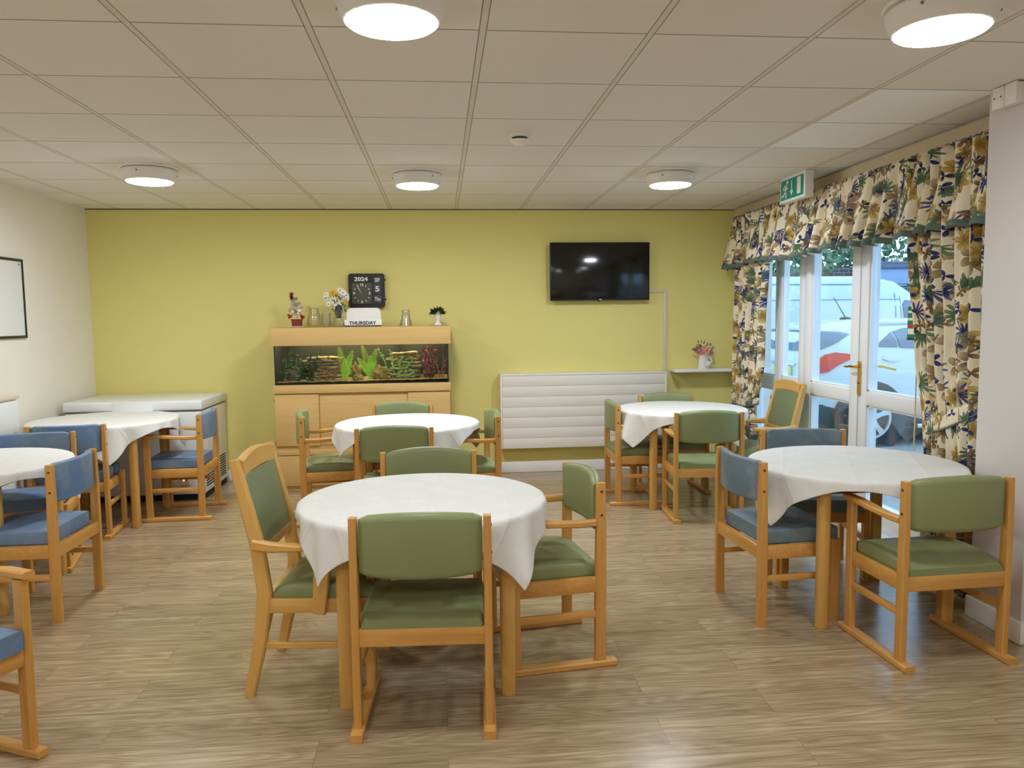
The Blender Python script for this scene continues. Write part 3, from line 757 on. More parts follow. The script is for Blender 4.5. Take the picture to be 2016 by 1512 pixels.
TB = [(-.085, 3.215, 1.0, 3, 'nearest', 'round beech table under the nearest white cloth', 'white damask cloth on the nearest table, in the middle of the room', -3, .548, (.03, -.02)),
      (-.245, 5.585, 1.005, 0, 'aquarium', 'round beech table in front of the aquarium cabinet', 'white cloth on the table before the aquarium, its corners hanging between the chairs', -18, .555, (.0, .0)),
      (1.92, 6.01, 1.012, 0, 'curtain', 'round beech table near the far curtain and wall shelf', 'bluish lit white cloth on the table near the far curtain', -13, .555, (-.02, -.01)),
      (2.085, 3.70, .995, 0, 'doors', 'round beech table between the glazed doors and the white pier', 'white cloth with fold creases on the table near the white pier', -25, .555, (-.02, .0)),
      (-2.52, 6.00, 1.035, 0, 'freezer', 'round beech table in front of the chest freezer', 'white cloth on the table in front of the chest freezer', -21, .570, (.0, .0)),
      (-2.568, 4.365, 1.0, 0, 'edge', 'round beech table cut off by the edge of the photo', 'white cloth on the table cut off by the edge of the photo', -32, .560, (.0, -.02))]
for k, (x, y, sz, rz, nm, lb, lc, rot, S, off) in enumerate(TB):
    o = TP if k == 0 else dup(TP)
    o.location = (x, y, 0); o.scale = (1, 1, sz); o.rotation_euler.z = math.radians(rz); o['label'] = lb; o['group'] = 'round dining tables'
    drape('tablecloth', lc, 'white tablecloths', x, y, .728*sz, rot, S, .515, off, 10+k)

# ------------------------------------------------------------------ chest freezer
t = thing('chest_freezer', 'long white chest freezer with a lid handle against the yellow wall', 'freezer', (-2.505, 6.85, 0))
b = BM(); box(b, (-.535, -.345, .05), (.535, .385, .745), .012, 3); build('cabinet', b, APPL, t)
b = BM(); box(b, (-.545, -.36, .752), (.545, .39, .832), .014, 3); ld = build('lid', b, APPL, t)
b = BM(); loft(b, [[(x, -.36-.030*math.sin(PI*(x+.16)/.32)**.5 if abs(x) < .16 else -.36, z) for z in (.752, .760, .820, .826)] + [(x, -.355, z) for z in (.826, .752)] for x in [-.16+.32*i/14 for i in range(15)]]); build('lid_handle', b, APPL, ld)
b = BM(); box(b, (-.53, -.335, .742), (.53, .38, .756)); build('lid_seal', b, BLACKM, t)
b = BM(); box(b, (-.52, -.33, 0), (.52, .37, .055)); build('plinth', b, BLACKM, t)
b = BM(); box(b, (.23, -.352, .13), (.42, -.344, .20), .003); cp = build('control_panel', b, WHITE, t)
b = BM(); cyl(b, (.30, -.358, .165), (.30, -.351, .165), .016, 16); build('dial', b, WHITE, cp)
b = BM(); cyl(b, (.375, -.355, .172), (.375, -.351, .172), .007, 10); build('indicator', b, LED, cp)
b = BM(); cyl(b, (.395, -.355, .172), (.395, -.351, .172), .005, 10); build('button', b, BLACK, cp)
b = BM()
for k in range(9): box(b, (.533, -.28, .10+k*.022), (.540, .30, .109+k*.022), .002, rot=(0, .3, 0))
build('side_grille', b, BLACKM, t)

# ------------------------------------------------------------------ drawers and whiteboard on the left wall
t = thing('drawer_unit', 'narrow white flap-front drawer unit against the white wall', 'drawers', (-2.963, 5.06, 0))
b = BM(); box(b, (-.125, -.40, .06), (.105, .40, .975), .004); build('carcass', b, APPL, t)
b = BM(); box(b, (-.135, -.41, .975), (.125, .41, 1.0), .004); build('top', b, plain('speckled_cream_top', srgb(214, 200, 176), .5, var=.2, vs=90), t)
b = BM(); box(b, (-.085, -.385, 0), (.095, .385, .06)); build('plinth', b, APPL, t)
for k in range(4):
    z0 = .075+k*.224; b = BM(); box(b, (.105, -.395, z0), (.122, .395, z0+.218), .004); build('drawer_front', b, APPL, t)
t = thing('whiteboard', 'white dry-wipe board with a thin black frame on the white wall', 'whiteboard', (XL, 5.62, 1.37))
b = BM(); box(b, (0, -.50, .01), (.012, .50, .575)); build('writing_surface', b, BOARD, t)
b = BM()
for lo, hi in (((0, -.51, 0), (.018, .51, .02)), ((0, -.51, .565), (.018, .51, .585)), ((0, -.51, 0), (.018, -.49, .585)), ((0, .49, 0), (.018, .51, .585))): box(b, lo, hi, .003)
build('frame', b, BLACK, t)
b = BM(); ball(b, (.013, .452, .545), .006, .3, 1, 1, 1); box(b, (.012, .458, .541), (.0135, .478, .545)); build('corner_mark', b, FLAPG, t)

# ------------------------------------------------------------------ radiator, TV, trunking, shelf
t = thing('radiator', 'long white panelled radiator cover on the yellow wall below the television', 'radiator', (1.345, D, .25))
b = BM(); box(b, (-.79, -.10, 0), (.79, 0, .695), .004); build('casing', b, RADW, t)
b = BM(); box(b, (-.795, -.125, .685), (.795, 0, .705), .004); build('top_edge', b, RADW, t)
for s in (-1, 1):
    b = BM(); box(b, (s*.785-.010, -.124, 0), (s*.785+.010, 0, .69), .003); build('end_panel', b, RADW, t)
for k in range(7):
    z0 = .001+k*.0978; b = BM(); box(b, (-.774, -.122, z0), (.774, -.10, z0+.0962), .0015); build('front_panel', b, RADW, t)
t = thing('television', 'wall-mounted flat television switched off on the yellow wall', 'television', (1.505, D, 1.90))
b = BM(); box(b, (-.20, -.055, -.15), (.20, 0, .15), .004); build('wall_bracket', b, BLACK, t)
b = BM(); box(b, (-.472, -.095, -.270), (.472, -.050, .270), .006); bx = build('case', b, BLACK, t)
b = BM(); box(b, (-.465, -.097, -.252), (.465, -.094, .263), .001); build('screen', b, SCREEN, t)
b = BM(); box(b, (-.02, -.098, -.280), (.0, -.08, -.268), .002); build('sensor', b, BLACK, t)
b = BM(); box(b, (-.012, -.0975, -.264), (.014, -.094, -.258)); build('logo', b, PRINTW, t)
t = thing('cable_trunking', 'thin white cable trunking running from the television down to the radiator', 'trunking', (2.10, D, 0))
b = BM(); box(b, (-.20, -.018, 1.705), (.062, 0, 1.727), .002); build('horizontal_run', b, TRUNKW, t)
b = BM(); box(b, (.040, -.018, .955), (.064, 0, 1.706), .002); build('vertical_run', b, TRUNKW, t)
t = thing('wall_shelf', 'short white wall shelf in the corner beside the curtain', 'shelf', (2.51, D, .945))
b = BM(); box(b, (-.31, -.20, .0), (.315, 0, .026), .004); build('board', b, WHITE, t)
for xx in (-.24, .25):
    b = BM(); box(b, (xx-.008, -.12, -.012), (xx+.008, 0, 0), .002); build('bracket', b, WHITE, t)

# ------------------------------------------------------------------ aquarium
AX, AF = -.68, 6.78       # centre x, cabinet front y
t = thing('aquarium_cabinet', 'pale maple aquarium stand with doors against the yellow wall', 'cabinet', (AX, D-.03, 0))
yf = AF-(D-.03)
b = BM(); box(b, (-.755, yf+.03, .30), (.755, -.01, .845), .003); box(b, (-.755, yf+.08, .06), (.755, -.01, .30), .003); box(b, (-.755, yf+.03, .0), (.755, -.01, .06), .003)
build('carcass', b, MAPLE, t)
b = BM(); box(b, (-.765, yf, .845), (.765, 0, .918), .004); build('top_rail', b, MAPLE, t)
for x0, x1, w_ in ((-.757, -.383, 0), (-.376, .382, .012), (.389, .757, 0)):
    b = BM(); box(b, (x0, yf+.012+w_, .385), (x1, yf+.032, .838 - w_), .003); build('door', b, MAPLE, t)
b = BM(); box(b, (-.757, yf+.02, .302), (.757, yf+.034, .345), .004); build('middle_rail', b, MAPLE, t)
for x0, x1 in ((-.757, -.004), (.004, .757)):
    b = BM(); box(b, (x0, yf+.012, .03), (x1, yf+.03, .296), .003); build('lower_door', b, MAPLE, t)
for zz in (.80, .42):
    b = BM(); box(b, (-.764, yf+.02, zz-.03), (-.755, yf+.028, zz), .001); build('hinge', b, STEEL, t)
ZT = .918
t = thing('aquarium', 'planted fish tank with a maple light hood on the maple stand', 'aquarium', (AX, D-.03, ZT))
b = BM()
box(b, (-.75, yf+.02, 0), (.75, -.03, .008)); build('base_glass', b, BLACKM, t)
b = BM(); box(b, (-.75, -.030, .008), (.75, -.024, .40)); build('backing', b, TANKBACK, t)
b = BM(); box(b, (-.748, yf+.022, .008), (.748, yf+.030, .40)); build('front_pane', b, TANKG, t, 0)
for s in (-1, 1):
    b = BM(); box(b, (s*.746-.004, yf+.031, .008), (s*.746+.004, -.031, .40)); build('side_pane', b, BLACKM, t, 0)
    b = BM(); box(b, (s*.744-.005, yf+.020, .008), (s*.744+.005, yf+.034, .40)); build('corner_seal', b, BLACKM, t)
hb = BM(); box(hb, (-.772, yf, .340), (.772, yf+.022, .496), .003); box(hb, (-.772, -.02, .340), (.772, 0, .496), .003)
for s in (-1, 1): box(hb, (s*.761-.011, yf+.02, .340), (s*.761+.011, -.01, .496), .003)
box(hb, (-.770, yf+.003, .478), (.770, -.003, .4955), .001); hd = build('hood', hb, MAPLE, t)
b = BM(); cyl(b, (-.62, -.20, .44), (.62, -.20, .44), .013, 12); build('light_tube', b, TUBE, hd)
b = BM(); box(b, (.30, -.10, .02), (.312, -.03, .40)); build('filter_tube', b, BLACK, t)
b = BM(); tube(b, [(-.70, -.20, .02), (-.70, -.20, .25), (-.705, -.18, .40)], .010, 8); build('intake_pipe', b, TANKG, t)
b = BM()
nx, ny = 60, 16; V = []
rg = random.Random(4)
for j in range(ny+1):
    V.append([b.verts.new((-.742+1.484*i/nx, yf+.035+(.395-.02)*j/ny, .022+.012*j/ny+rg.uniform(-.004, .004)+.02*max(0, i/nx-.3)*(.7))) for i in range(nx+1)])
for j in range(ny):
    for i in range(nx): b.faces.new((V[j][i], V[j][i+1], V[j+1][i+1], V[j+1][i]))
o = tag(build('aquarium_gravel', b, GRAVEL, None, 60), 'golden gravel over the aquarium floor', 'gravel', None, 'stuff'); o.location = (AX, D-.03, ZT)
def rock(label, mat, cx, cyy, z0, sx, sy, sz, seed, layers=0, group='rocks in the aquarium'):
    r_ = random.Random(seed); b = BM()
    if layers:
        h_ = sz/layers
        for k in range(layers):
            lean = math.sin(PI*(k+.5)/layers)
            for q_ in range(3):
                w_ = r_.uniform(.40, .66); ox = (q_-1)*.42*sx+r_.uniform(-.10, .10)*sx+.10*sx*lean; oy = r_.uniform(-.35, .2)*sy
                n_ = 14; ph_ = [r_.uniform(0, 6.28) for _ in range(3)]; tl_ = r_.uniform(-.10, .10)
                def ring(f, zz):
                    out = []
                    for i in range(n_):
                        a = 2*PI*i/n_; px = w_*sx*f*math.cos(a)*(1+.22*math.sin(2*a+ph_[0])+.12*math.sin(5*a+ph_[1])); py = oy+sy*.8*f*math.sin(a)*(1+.2*math.sin(3*a+ph_[2]))
                        out.append((ox+px, py, max(0, zz+px*tl_+r_.uniform(-.12, .12)*h_)))
                    return out
                z_ = k*h_+r_.uniform(-.2, .2)*h_; th = h_*r_.uniform(.7, 1.25)
                loft(b, [ring(.75, z_), ring(1.0, z_+.35*th), ring(.96, z_+.75*th), ring(.7, z_+th)])
    else:
        vs = ball(b, (0, 0, 0), 1, sub=3)
        for v in vs:
            d = 1+.16*math.sin(3.1*v.co.x+seed)*math.sin(2.7*v.co.y+seed*2)+.10*math.sin(7*v.co.z+5*v.co.x+seed)
            z = max(-.75, v.co.z)
            v.co = Vector((v.co.x*sx*d, v.co.y*sy*d, (z+.75)/1.75*sz*d))
    o = tag(build('aquarium_rock', b, mat, None, 40), label, 'rock', group); o.location = (AX+cx, D-.03+cyy, ZT+z0); return o
rock('large layered slate slab left of the ferns in the tank', ROCKL, -.375, -.24, .018, .165, .075, .22, 2, 8)
rock('stacked layered slate wall beside the red weed in the tank', ROCKL, .355, -.22, .03, .150, .08, .235, 5, 9)
rock('brown boulder with a flat mossy top between fern and bright weed', ROCKB, .145, -.28, .022, .075, .06, .125, 3)
rock('tilted brown stone between the two ferns', ROCKB, -.08, -.20, .022, .045, .05, .15, 8)
rock('low dark brown stone in front of the fern', ROCKB, -.045, -.33, .02, .052, .04, .055, 12)
rock('dark purplish rock under the leafy plant in the tank corner', ROCKP, -.60, -.24, .02, .085, .06, .13, 15)
rock('small pale pebble at the front glass', ROCKL, -.515, -.37, .018, .035, .02, .022, 18)
rock('dark rock at the foot of the red weed', ROCKP, .575, -.25, .035, .05, .05, .12, 21)
def leafquad(bm, p, d, L, W, nrm):
    d = d.normalized(); s = d.cross(nrm)
    s = s.normalized() if s.length > 1e-4 else d.orthogonal().normalized(); n_ = s.cross(d)
    pts = [p, p+d*L*.35+s*W/2+n_*L*.05, p+d*L+n_*(-.08*L), p+d*L*.35-s*W/2+n_*L*.05]
    v = [bm.verts.new(q) for q in pts]; bm.faces.new(v)
def rv(r_): return Vector((r_.uniform(-1, 1), r_.uniform(-1, 1), r_.uniform(-1, 1))).normalized()
def fern(label, cx, cyy, fronds, seed):
    b = BM(); r_ = random.Random(seed)
    for (dx, hgt, bend) in fronds:
        n_ = 26
        pts = [Vector((dx*(k/n_)**1.3*1.0, r_.uniform(-.001, .001)+.02*k/n_*bend, hgt*k/n_)) for k in range(n_+1)]
        tube(b, pts, .002, 5)
        for k in range(2, n_):
            w_ = .046*math.sin(PI*min(1, k/n_*.93+.06))**.6*r_.uniform(.8, 1.1)
            for s in (-1, 1):
                leafquad(b, pts[k], Vector((s, .15*s, .38+dx)), w_, .0095, Vector((0, -1, .2)))
    o = tag(build('aquarium_fern', b, LFERN, None, 0), label, 'plant', 'plants in the aquarium'); o.location = (AX+cx, D-.03+cyy, ZT+.022); return o
fern('bright fern beside the large slate slab in the tank', -.165, -.30, [(-.05, .30, 1), (.075, .27, -1), (.0, .20, 0), (.02, .13, 1)], 3)
fern('bright fern in the middle of the tank between stones', .055, -.25, [(-.075, .31, 1), (.055, .28, -1), (-.115, .20, 1), (.0, .22, 0)], 5)
def weed(name, label, mat, cx, cyy, stems, ll, lw, dens, seed, rnd=.6, z0=.022):
    b = BM(); r_ = random.Random(seed)
    for (bx, dx, hgt) in stems:
        n_ = 16; ph_ = r_.uniform(0, 6)
        pts = [Vector((bx+dx*(k/n_)+.006*math.sin(k*.7+ph_), .012*math.sin(k*.5+ph_), hgt*k/n_)) for k in range(n_+1)]
        tube(b, pts, .0022, 5)
        for k in range(dens):
            q = r_.uniform(.12, 1)*n_; i = int(q); p = pts[min(i, n_)]
            d = Vector((r_.uniform(-1, 1), r_.uniform(-1, 1), r_.uniform(-.2, rnd+.3)))
            leafquad(b, p, d, ll*r_.uniform(.6, 1.2), lw, rv(r_))
    o = tag(build(name, b, mat, None, 0), label, 'plant', 'plants in the aquarium'); o.location = (AX+cx, D-.03+cyy, ZT+z0); return o
weed('aquarium_plant', 'round-leaved green plant by the intake pipe in the tank corner', LMID, -.63, -.30, [(-.05, -.01, .20), (-.02, .02, .30), (.02, .03, .24), (.06, .03, .20), (-.07, -.02, .10)], .030, .024, 38, 5)
weed('aquarium_plant', 'dark trailing green plant in front of the slate slab', LDARK, -.50, -.33, [(0, .04, .22), (.03, .07, .18), (-.03, 0, .16), (.05, -.03, .2), (.04, .08, .28)], .034, .018, 34, 6)
weed('aquarium_plant', 'orange feathery weed before the slate slab', LORANGE, -.325, -.33, [(0, .02, .22), (-.03, -.01, .16), (.05, .07, .17), (.06, .09, .2)], .026, .009, 46, 7)
weed('aquarium_plant', 'bright green sprig plant with small whorled leaves', LBRIGHT, .275, -.30, [(-.02, -.13, .29), (.0, -.035, .27), (.03, .035, .22), (.05, .11, .19), (.03, .02, .12), (.07, .1, .07)], .026, .011, 40, 8)
weed('aquarium_plant', 'dense red bushy weed beside the stacked slate', LRED, .575, -.29, [(0, .0, .32), (-.02, -.025, .27), (.025, .03, .26), (.0, -.01, .2)], .034, .014, 75, 9, z0=.03)
weed('aquarium_plant', 'spindly pinkish red weed at the end glass of the tank', LPINK, .68, -.28, [(.0, -.10, .31), (.01, .02, .30), (-.01, -.04, .24), (.02, .04, .2), (0, .03, .12)], .016, .006, 40, 10, z0=.03)

# ------------------------------------------------------------------ ornaments on the tank hood
ZH = ZT+.498; YH = 7.0
t = thing('flip_clock', 'black square wall clock with flip calendar above the aquarium', 'clock', (-.662, D, 1.742))
def RX(m_): return (PI/2, 0, 0)
MC = Matrix(((1, 0, 0, 0), (0, 0, -1, 0), (0, 1, 0, 0), (0, 0, 0, 1)))
b = BM(); prism(b, rrect(.326, .310, .022, 5), 0, .055, MC); build('case', b, BLACK, t)
b = BM(); box(b, (-.132, -.058, -.120), (.046, -.0545, .068)); dl = build('dial', b, DGREY, t)
for k, (z0, z1) in enumerate(((.062, .124), (-.034, .058), (-.118, -.040))):
    b = BM(); box(b, (.062, -.058, z0), (.134, -.0545, z1), .001); fl = build('calendar_flap', b, FLAPG, t)
    tx, sz_, sxx = (('SEP', .050, .62), ('5', .068, 1.25), ('Thu', .050, .70))[k]
    text(tx, sz_, PRINTW, 'lettering', fl, (.098, -.0590, (z0+z1)/2), (PI/2, 0, 0), .0016 if k == 1 else .0006, sxx)
text('2024', .050, PRINTW, 'lettering', t, (-.048, -.0562, .103), (PI/2, 0, 0), .0014, 1.22)
for n_, a in (('12', 0), ('3', 90), ('6', 180), ('9', 270)):
    aa = math.radians(a); text(n_, .032, PRINTW, 'numeral', dl, (-.043+.070*math.sin(aa), -.0590, -.026+.078*math.cos(aa)), (PI/2, 0, 0), .001)
b = BM()
for k in range(12):
    if k % 3 == 0: continue
    a = k*PI/6; s_, c_ = math.sin(a), math.cos(a)
    bar(b, [(-.043+s_*.064, -.0585, -.026+c_*.069), (-.043+s_*.083, -.0585, -.026+c_*.089)], .001, .005, Vector((0, 1, 0)))
build('hour_marks', b, PRINTW, dl)
for nm, a, L, w_ in (('minute_hand', -31, .088, .006), ('hour_hand', -34, .052, .009)):
    b = BM(); aa = math.radians(a); bar(b, [(-.043, -.060, -.026), (-.043+math.sin(aa)*L*.5, -.060, -.026+math.cos(aa)*L*.5), (-.043+math.sin(aa)*L, -.060, -.026+math.cos(aa)*L)], .0012, [w_*.7, w_, w_*.3], Vector((0, 1, 0))); build(nm, b, PRINTW, dl)
for zz in (.098, -.08):
    b = BM(); cyl(b, (.160, -.03, zz), (.176, -.03, zz), .007, 10); build('setting_knob', b, BLACK, t)
t = thing('day_card_holder', 'white stand with a rounded card reading THURSDAY on the tank hood', 'calendar', (-.675, YH, ZH))
b = BM(); box(b, (-.166, -.035, 0), (.160, .035, .012), .002); box(b, (-.166, -.035, 0), (.160, -.028, .060), .002); build('tray', b, WHITE, t)
b = BM(); prism(b, [(-.150, .012)]+[(x-.15+.150, y+.012) for x, y in [(-.150, .12)]]+[(-.150+.04-.04*math.cos(a*PI/10), .125+.04*math.sin(a*PI/10)) for a in range(6)]+[(.150-.04+.04*math.sin(a*PI/10), .125+.04*math.cos(a*PI/10)) for a in range(6)]+[(.150, .012)], 0, .006, Matrix(((1, 0, 0, 0), (0, 0, -1, .01), (0, 1, 0, 0), (0, 0, 0, 1)))); build('card', b, WHITE, t)
text('THURSDAY', .043, PRINTK, 'lettering', t, (-.008, -.0362, .030), (PI/2, 0, 0), .0012, 1.08)
def lathe_thing(name, label, cat, x, y, prof, mat, z=ZH, n=28, group=None):
    b = BM(); lathe(b, prof, n, caps=False)
    return tag(build(name, b, mat, None, 50), label, cat, group)if False else _place(tag(build(name, b, mat, None, 50), label, cat, group), (x, y, z))
def _place(o, loc): o.location = loc; return o
def hollow(out, wall=.004):
    inn = [(max(.001, r-wall), z) for r, z in out[::-1]]; inn[-1] = (inn[-1][0], out[0][1]+.006)
    return [(.001, 0)]+out+inn+[(.001, out[0][1]+.006)]
lathe_thing('glass_jug', 'clear bulbous glass jug beside the little frosted tree', 'vase', -1.108, YH, hollow([(.050, 0), (.062, .02), (.066, .055), (.058, .095), (.044, .13), (.042, .155), (.048, .166)]), VASEG)
lathe_thing('glass_tumbler', 'patterned straight glass tumbler between the jug and the daisies', 'vase', -1.005, YH, hollow([(.038, 0), (.041, .02), (.041, .122)]), VASEF)
lathe_thing('glass_carafe', 'flared frosted glass carafe standing alone on the hood', 'vase', -.302, YH, hollow([(.062, 0), (.056, .022), (.042, .062), (.036, .10), (.036, .130), (.042, .143)]), VASEF)
# vase of daisies
t = thing('flower_vase', 'clear glass vase of white daisies and yellow flowers next to the clock', 'flowers', (-.895, YH, ZH))
b = BM(); lathe(b, hollow([(.046, 0), (.048, .03), (.040, .09), (.036, .12), (.044, .15)]), 24, caps=False); build('vase', b, VASEG, t, 50)
b = BM(); lathe(b, [(.018, .075), (.030, .11), (.036, .15), (.030, .185), (.012, .20)], 12); build('wrapped_stems', b, DCLOTH, t, 40)
def daisy(parent, c, r, nrm, mat, n=13):
    nrm = nrm.normalized(); u = nrm.orthogonal().normalized(); v = nrm.cross(u); b = BM(); c = Vector(c)
    for k in range(n):
        a = 2*PI*k/n; d = u*math.cos(a)+v*math.sin(a)
        leafquad(b, c+d*r*.15, d-nrm*.15, r*.95, r*.27, nrm)
    fl = build('flower', b, mat, parent, 0)
    b = BM(); ball(b, c+nrm*.003, r*.22, 1, 1, .8, 1); build('flower_eye', b, EYE, fl)
rd = random.Random(11)
for (x, z, r, m_) in ((-.045, .235, .040, PETW), (.03, .210, .040, PETW), (-.11, .255, .035, PETW), (-.02, .175, .034, PETW), (-.085, .20, .030, PETW), (.03, .285, .038, PETW), (.05, .30, .034, PETW), (.075, .275, .032, PETW), (.06, .245, .034, PETW), (.02, .325, .032, PETW), (.085, .25, .026, PETW), (-.10, .285, .028, PETW),
                      (-.035, .30, .036, PETY), (-.02, .285, .03, PETY), (.03, .255, .034, PETO), (.075, .225, .028, PETY), (.045, .27, .03, PETO)):
    daisy(t, (x, rd.uniform(-.07, .03), z), r, Vector((x*3, -1, (z-.22)*3)), m_)
b = BM()
for k in range(50):
    p = Vector((rd.uniform(-.06, .08), rd.uniform(-.03, .03), rd.uniform(.15, .27))); leafquad(b, p, Vector((p.x*4, rd.uniform(-1, .5), rd.uniform(-.3, 1))), .05, .012, rv(rd))
build('foliage', b, LDARK, t, 0)
# little frosted tree
t = thing('artificial_tree', 'small frosted artificial tree in a maroon pot with red ribbons', 'ornament', (-1.26, YH, ZH))
b = BM(); lathe(b, [(.052, 0), (.060, .004), (.062, .009), (.05, .008)], 24); build('saucer', b, WHITE, t)
b = BM(); loft(b, [[(px*f, py*f, z) for px, py in rrect(.085, .085, .008, 2)] for z, f in ((.009, .9), (.06, 1.02), (.072, 1.08))]); build('pot', b, POTR, t)
b = BM(); tube(b, [(0, 0, .06), (.004, 0, .15), (-.02, 0, .25), (-.035, 0, .29)], [.005, .004, .003, .002], 6); build('trunk', b, FROST, t)
b = BM(); rd = random.Random(5)
for k in range(30):
    z = rd.uniform(.10, .25); a = rd.uniform(0, 6.28); L = (.30-z)*.42; base = Vector((-.02*max(0, (z-.15)/.1), 0, z))
    tip = base+Vector((math.cos(a)*L, math.sin(a)*L*.7, L*.55)); tube(b, [base, tip], [.003, .0015], 5)
    for q in range(14):
        p = base.lerp(tip, rd.uniform(.2, 1)); leafquad(b, p, rv(rd)+Vector((0, 0, .3)), .022, .006, rv(rd))
build('branches', b, FROST, t, 0)
for (x, z, r) in ((.03, .145, .020), (-.03, .135, .014), (.018, .12, .012)):
    b = BM(); ball(b, (x, -.03, z), r); build('bauble', b, SNOWB, t)
def bow(x, z, r, mat, nm):
    b = BM(); q = random.Random(int(x*1000)+7)
    for k in range(16): leafquad(b, Vector((x, -.03, z)), rv(q), r, r*.7, rv(q))
    build(nm, b, mat, t, 0)
bow(-.052, .10, .030, RED, 'ribbon_bow'); bow(.055, .095, .030, RED, 'ribbon_bow'); bow(-.036, .288, .032, RED, 'tree_top_flower'); bow(-.036, .262, .024, NAVY, 'navy_ribbon')
# potted plant on a doily
o = thing('lace_doily', 'small round lace doily under the white urn', 'doily', (-.018, YH, ZH))
b = BM(); n_ = 48
loft(b, [[(r*(1+.05*math.cos(12*2*PI*i/n_))*math.cos(2*PI*i/n_), r*(1+.05*math.cos(12*2*PI*i/n_))*math.sin(2*PI*i/n_), z) for i in range(n_)] for r, z in ((.070, 0), (.072, .003), (.03, .004))]); build('lace', b, DOILY, o)
t = thing('potted_plant', 'bushy dark green plant in a white pedestal urn at the end of the hood', 'plant', (-.018, YH, ZH+.0045))
b = BM(); lathe(b, [(.034, 0), (.036, .006), (.022, .022), (.017, .036), (.020, .048), (.022, .050), (.028, .060), (.029, .068), (.033, .078), (.034, .086), (.037, .098), (.034, .10), (.028, .095)], 28); build('urn', b, URN, t)
b = BM(); rd = random.Random(8)
for k in range(170):
    d = Vector((rd.uniform(-1, 1), rd.uniform(-1, 1), rd.uniform(-.25, 1.1))).normalized()
    p = Vector((0, 0, .10))+Vector((d.x*.045, d.y*.04, abs(d.z)*.035)); leafquad(b, p, d, rd.uniform(.025, .045), .016, rv(rd))
build('foliage', b, LDARK, t, 0)
# jug of roses on the wall shelf
t = thing('rose_jug', 'white china jug of pink and peach roses on the wall shelf', 'flowers', (2.50, 7.15, .971))
b = BM(); lathe(b, [(.001, 0), (.055, 0), (.056, .006), (.050, .05), (.043, .10), (.038, .13), (.041, .142), (.036, .138), (.034, .12), (.001, .115)], 28, caps=False); build('jug', b, CHINA, t, 50)
b = BM(); tube(b, [(.040, -.015, .11), (.062, -.03, .105), (.070, -.035, .07), (.052, -.025, .035)], .007, 8); build('handle', b, CHINA, t)
b = BM(); box(b, (.005, -.066, .03), (.042, -.062, .078), .002, rot=(0, .4, 0)); build('swing_tag', b, WHITE, t)
def rose(c, r, m1, m2):
    c = Vector(c); b = BM()
    for ring, (n_, rr, tilt) in enumerate(((7, 1.0, .2), (6, .75, .6), (5, .5, 1.1))):
        for k in range(n_):
            a = 2*PI*(k+.5*ring)/n_; d = Vector((math.cos(a), -.35-tilt*.3, math.sin(a))).normalized()
            leafquad(b, c+Vector((math.cos(a)*r*.15, -.2*r*ring, math.sin(a)*r*.15)), d, r*rr, r*.9*rr, Vector((0, -1, 0)))
    f_ = build('rose', b, m1, t, 0); b = BM(); ball(b, c+Vector((0, -r*.35, 0)), r*.42); build('rose_heart', b, m2, f_)
rose((.008, -.03, .185), .050, PEACH, PEACHD); rose((-.05, -.02, .175), .042, PINK, PINK); rose((.062, -.015, .155), .030, PINK, PINK); rose((-.02, -.03, .155), .03, PEACH, PINK)
for x, z in ((-.012, .225), (.05, .215), (.07, .205), (.012, .235)):
    b = BM(); ball(b, (x, -.02, z), .014, 1, 1, .8, 1); build('bud', b, PETW, t)
b = BM(); rd = random.Random(14)
for k in range(60):
    a = rd.uniform(.2, 2.9); L = rd.uniform(.05, .125); p = Vector((math.cos(a)*L*.8, rd.uniform(-.02, .03), .15+math.sin(a)*L*.8)); leafquad(b, p, Vector((math.cos(a), rd.uniform(-.4, .4), math.sin(a)*.8)), .035, .014, rv(rd))
build('foliage', b, LMID, t, 0)

# ------------------------------------------------------------------ outside: yard, car, van, wall and hedge
GZ = -.06
b = BM(); box(b, (XR+.2, -6, GZ-.2), (30, 24, GZ)); struct('ground', b, ASPH)
def body(bm, secs):
    rings = []
    for (x, hb, hm, hr, z0, zm, zr) in secs:
        half = [(hb*.92, z0), (hb, z0+.06), (hm, (z0+zm)*.5), (hm, zm-.10), (hm*.985, zm), (hm*.75+hr*.25, zm+(zr-zm)*.35), (hr*1.02, zr-.10*min(1, (zr-zm)/.2)), (hr*.86, zr-.02), (hr*.4, zr)]
        rings.append([(x, -y, z) for y, z in half]+[(x, y, z) for y, z in half[::-1]])
    loft(bm, rings)
CY = 8.39+.865
t = thing('white_car', 'white hatchback with red tail lamp parked tail-first outside the glazed doors', 'car', (6.2, CY, GZ))
secs = [(-1.94, .55, .70, .60, .30, .90, 1.10), (-1.91, .74, .80, .66, .22, 1.04, 1.32), (-1.80, .80, .845, .68, .20, 1.12, 1.40), (-1.62, .81, .86, .66, .20, 1.13, 1.44), (-1.2, .82, .865, .64, .20, 1.12, 1.47), (-.5, .82, .865, .63, .20, 1.08, 1.48), (.1, .82, .865, .60, .20, 1.05, 1.46),
        (.45, .82, .865, .54, .20, 1.03, 1.36), (.95, .82, .865, .60, .20, 1.0, 1.08), (1.5, .80, .85, .62, .20, .92, .97), (1.9, .74, .80, .58, .22, .80, .84), (2.08, .60, .66, .50, .28, .62, .66)]
b = BM(); body(b, secs); build('body', b, CARW, t, 50)
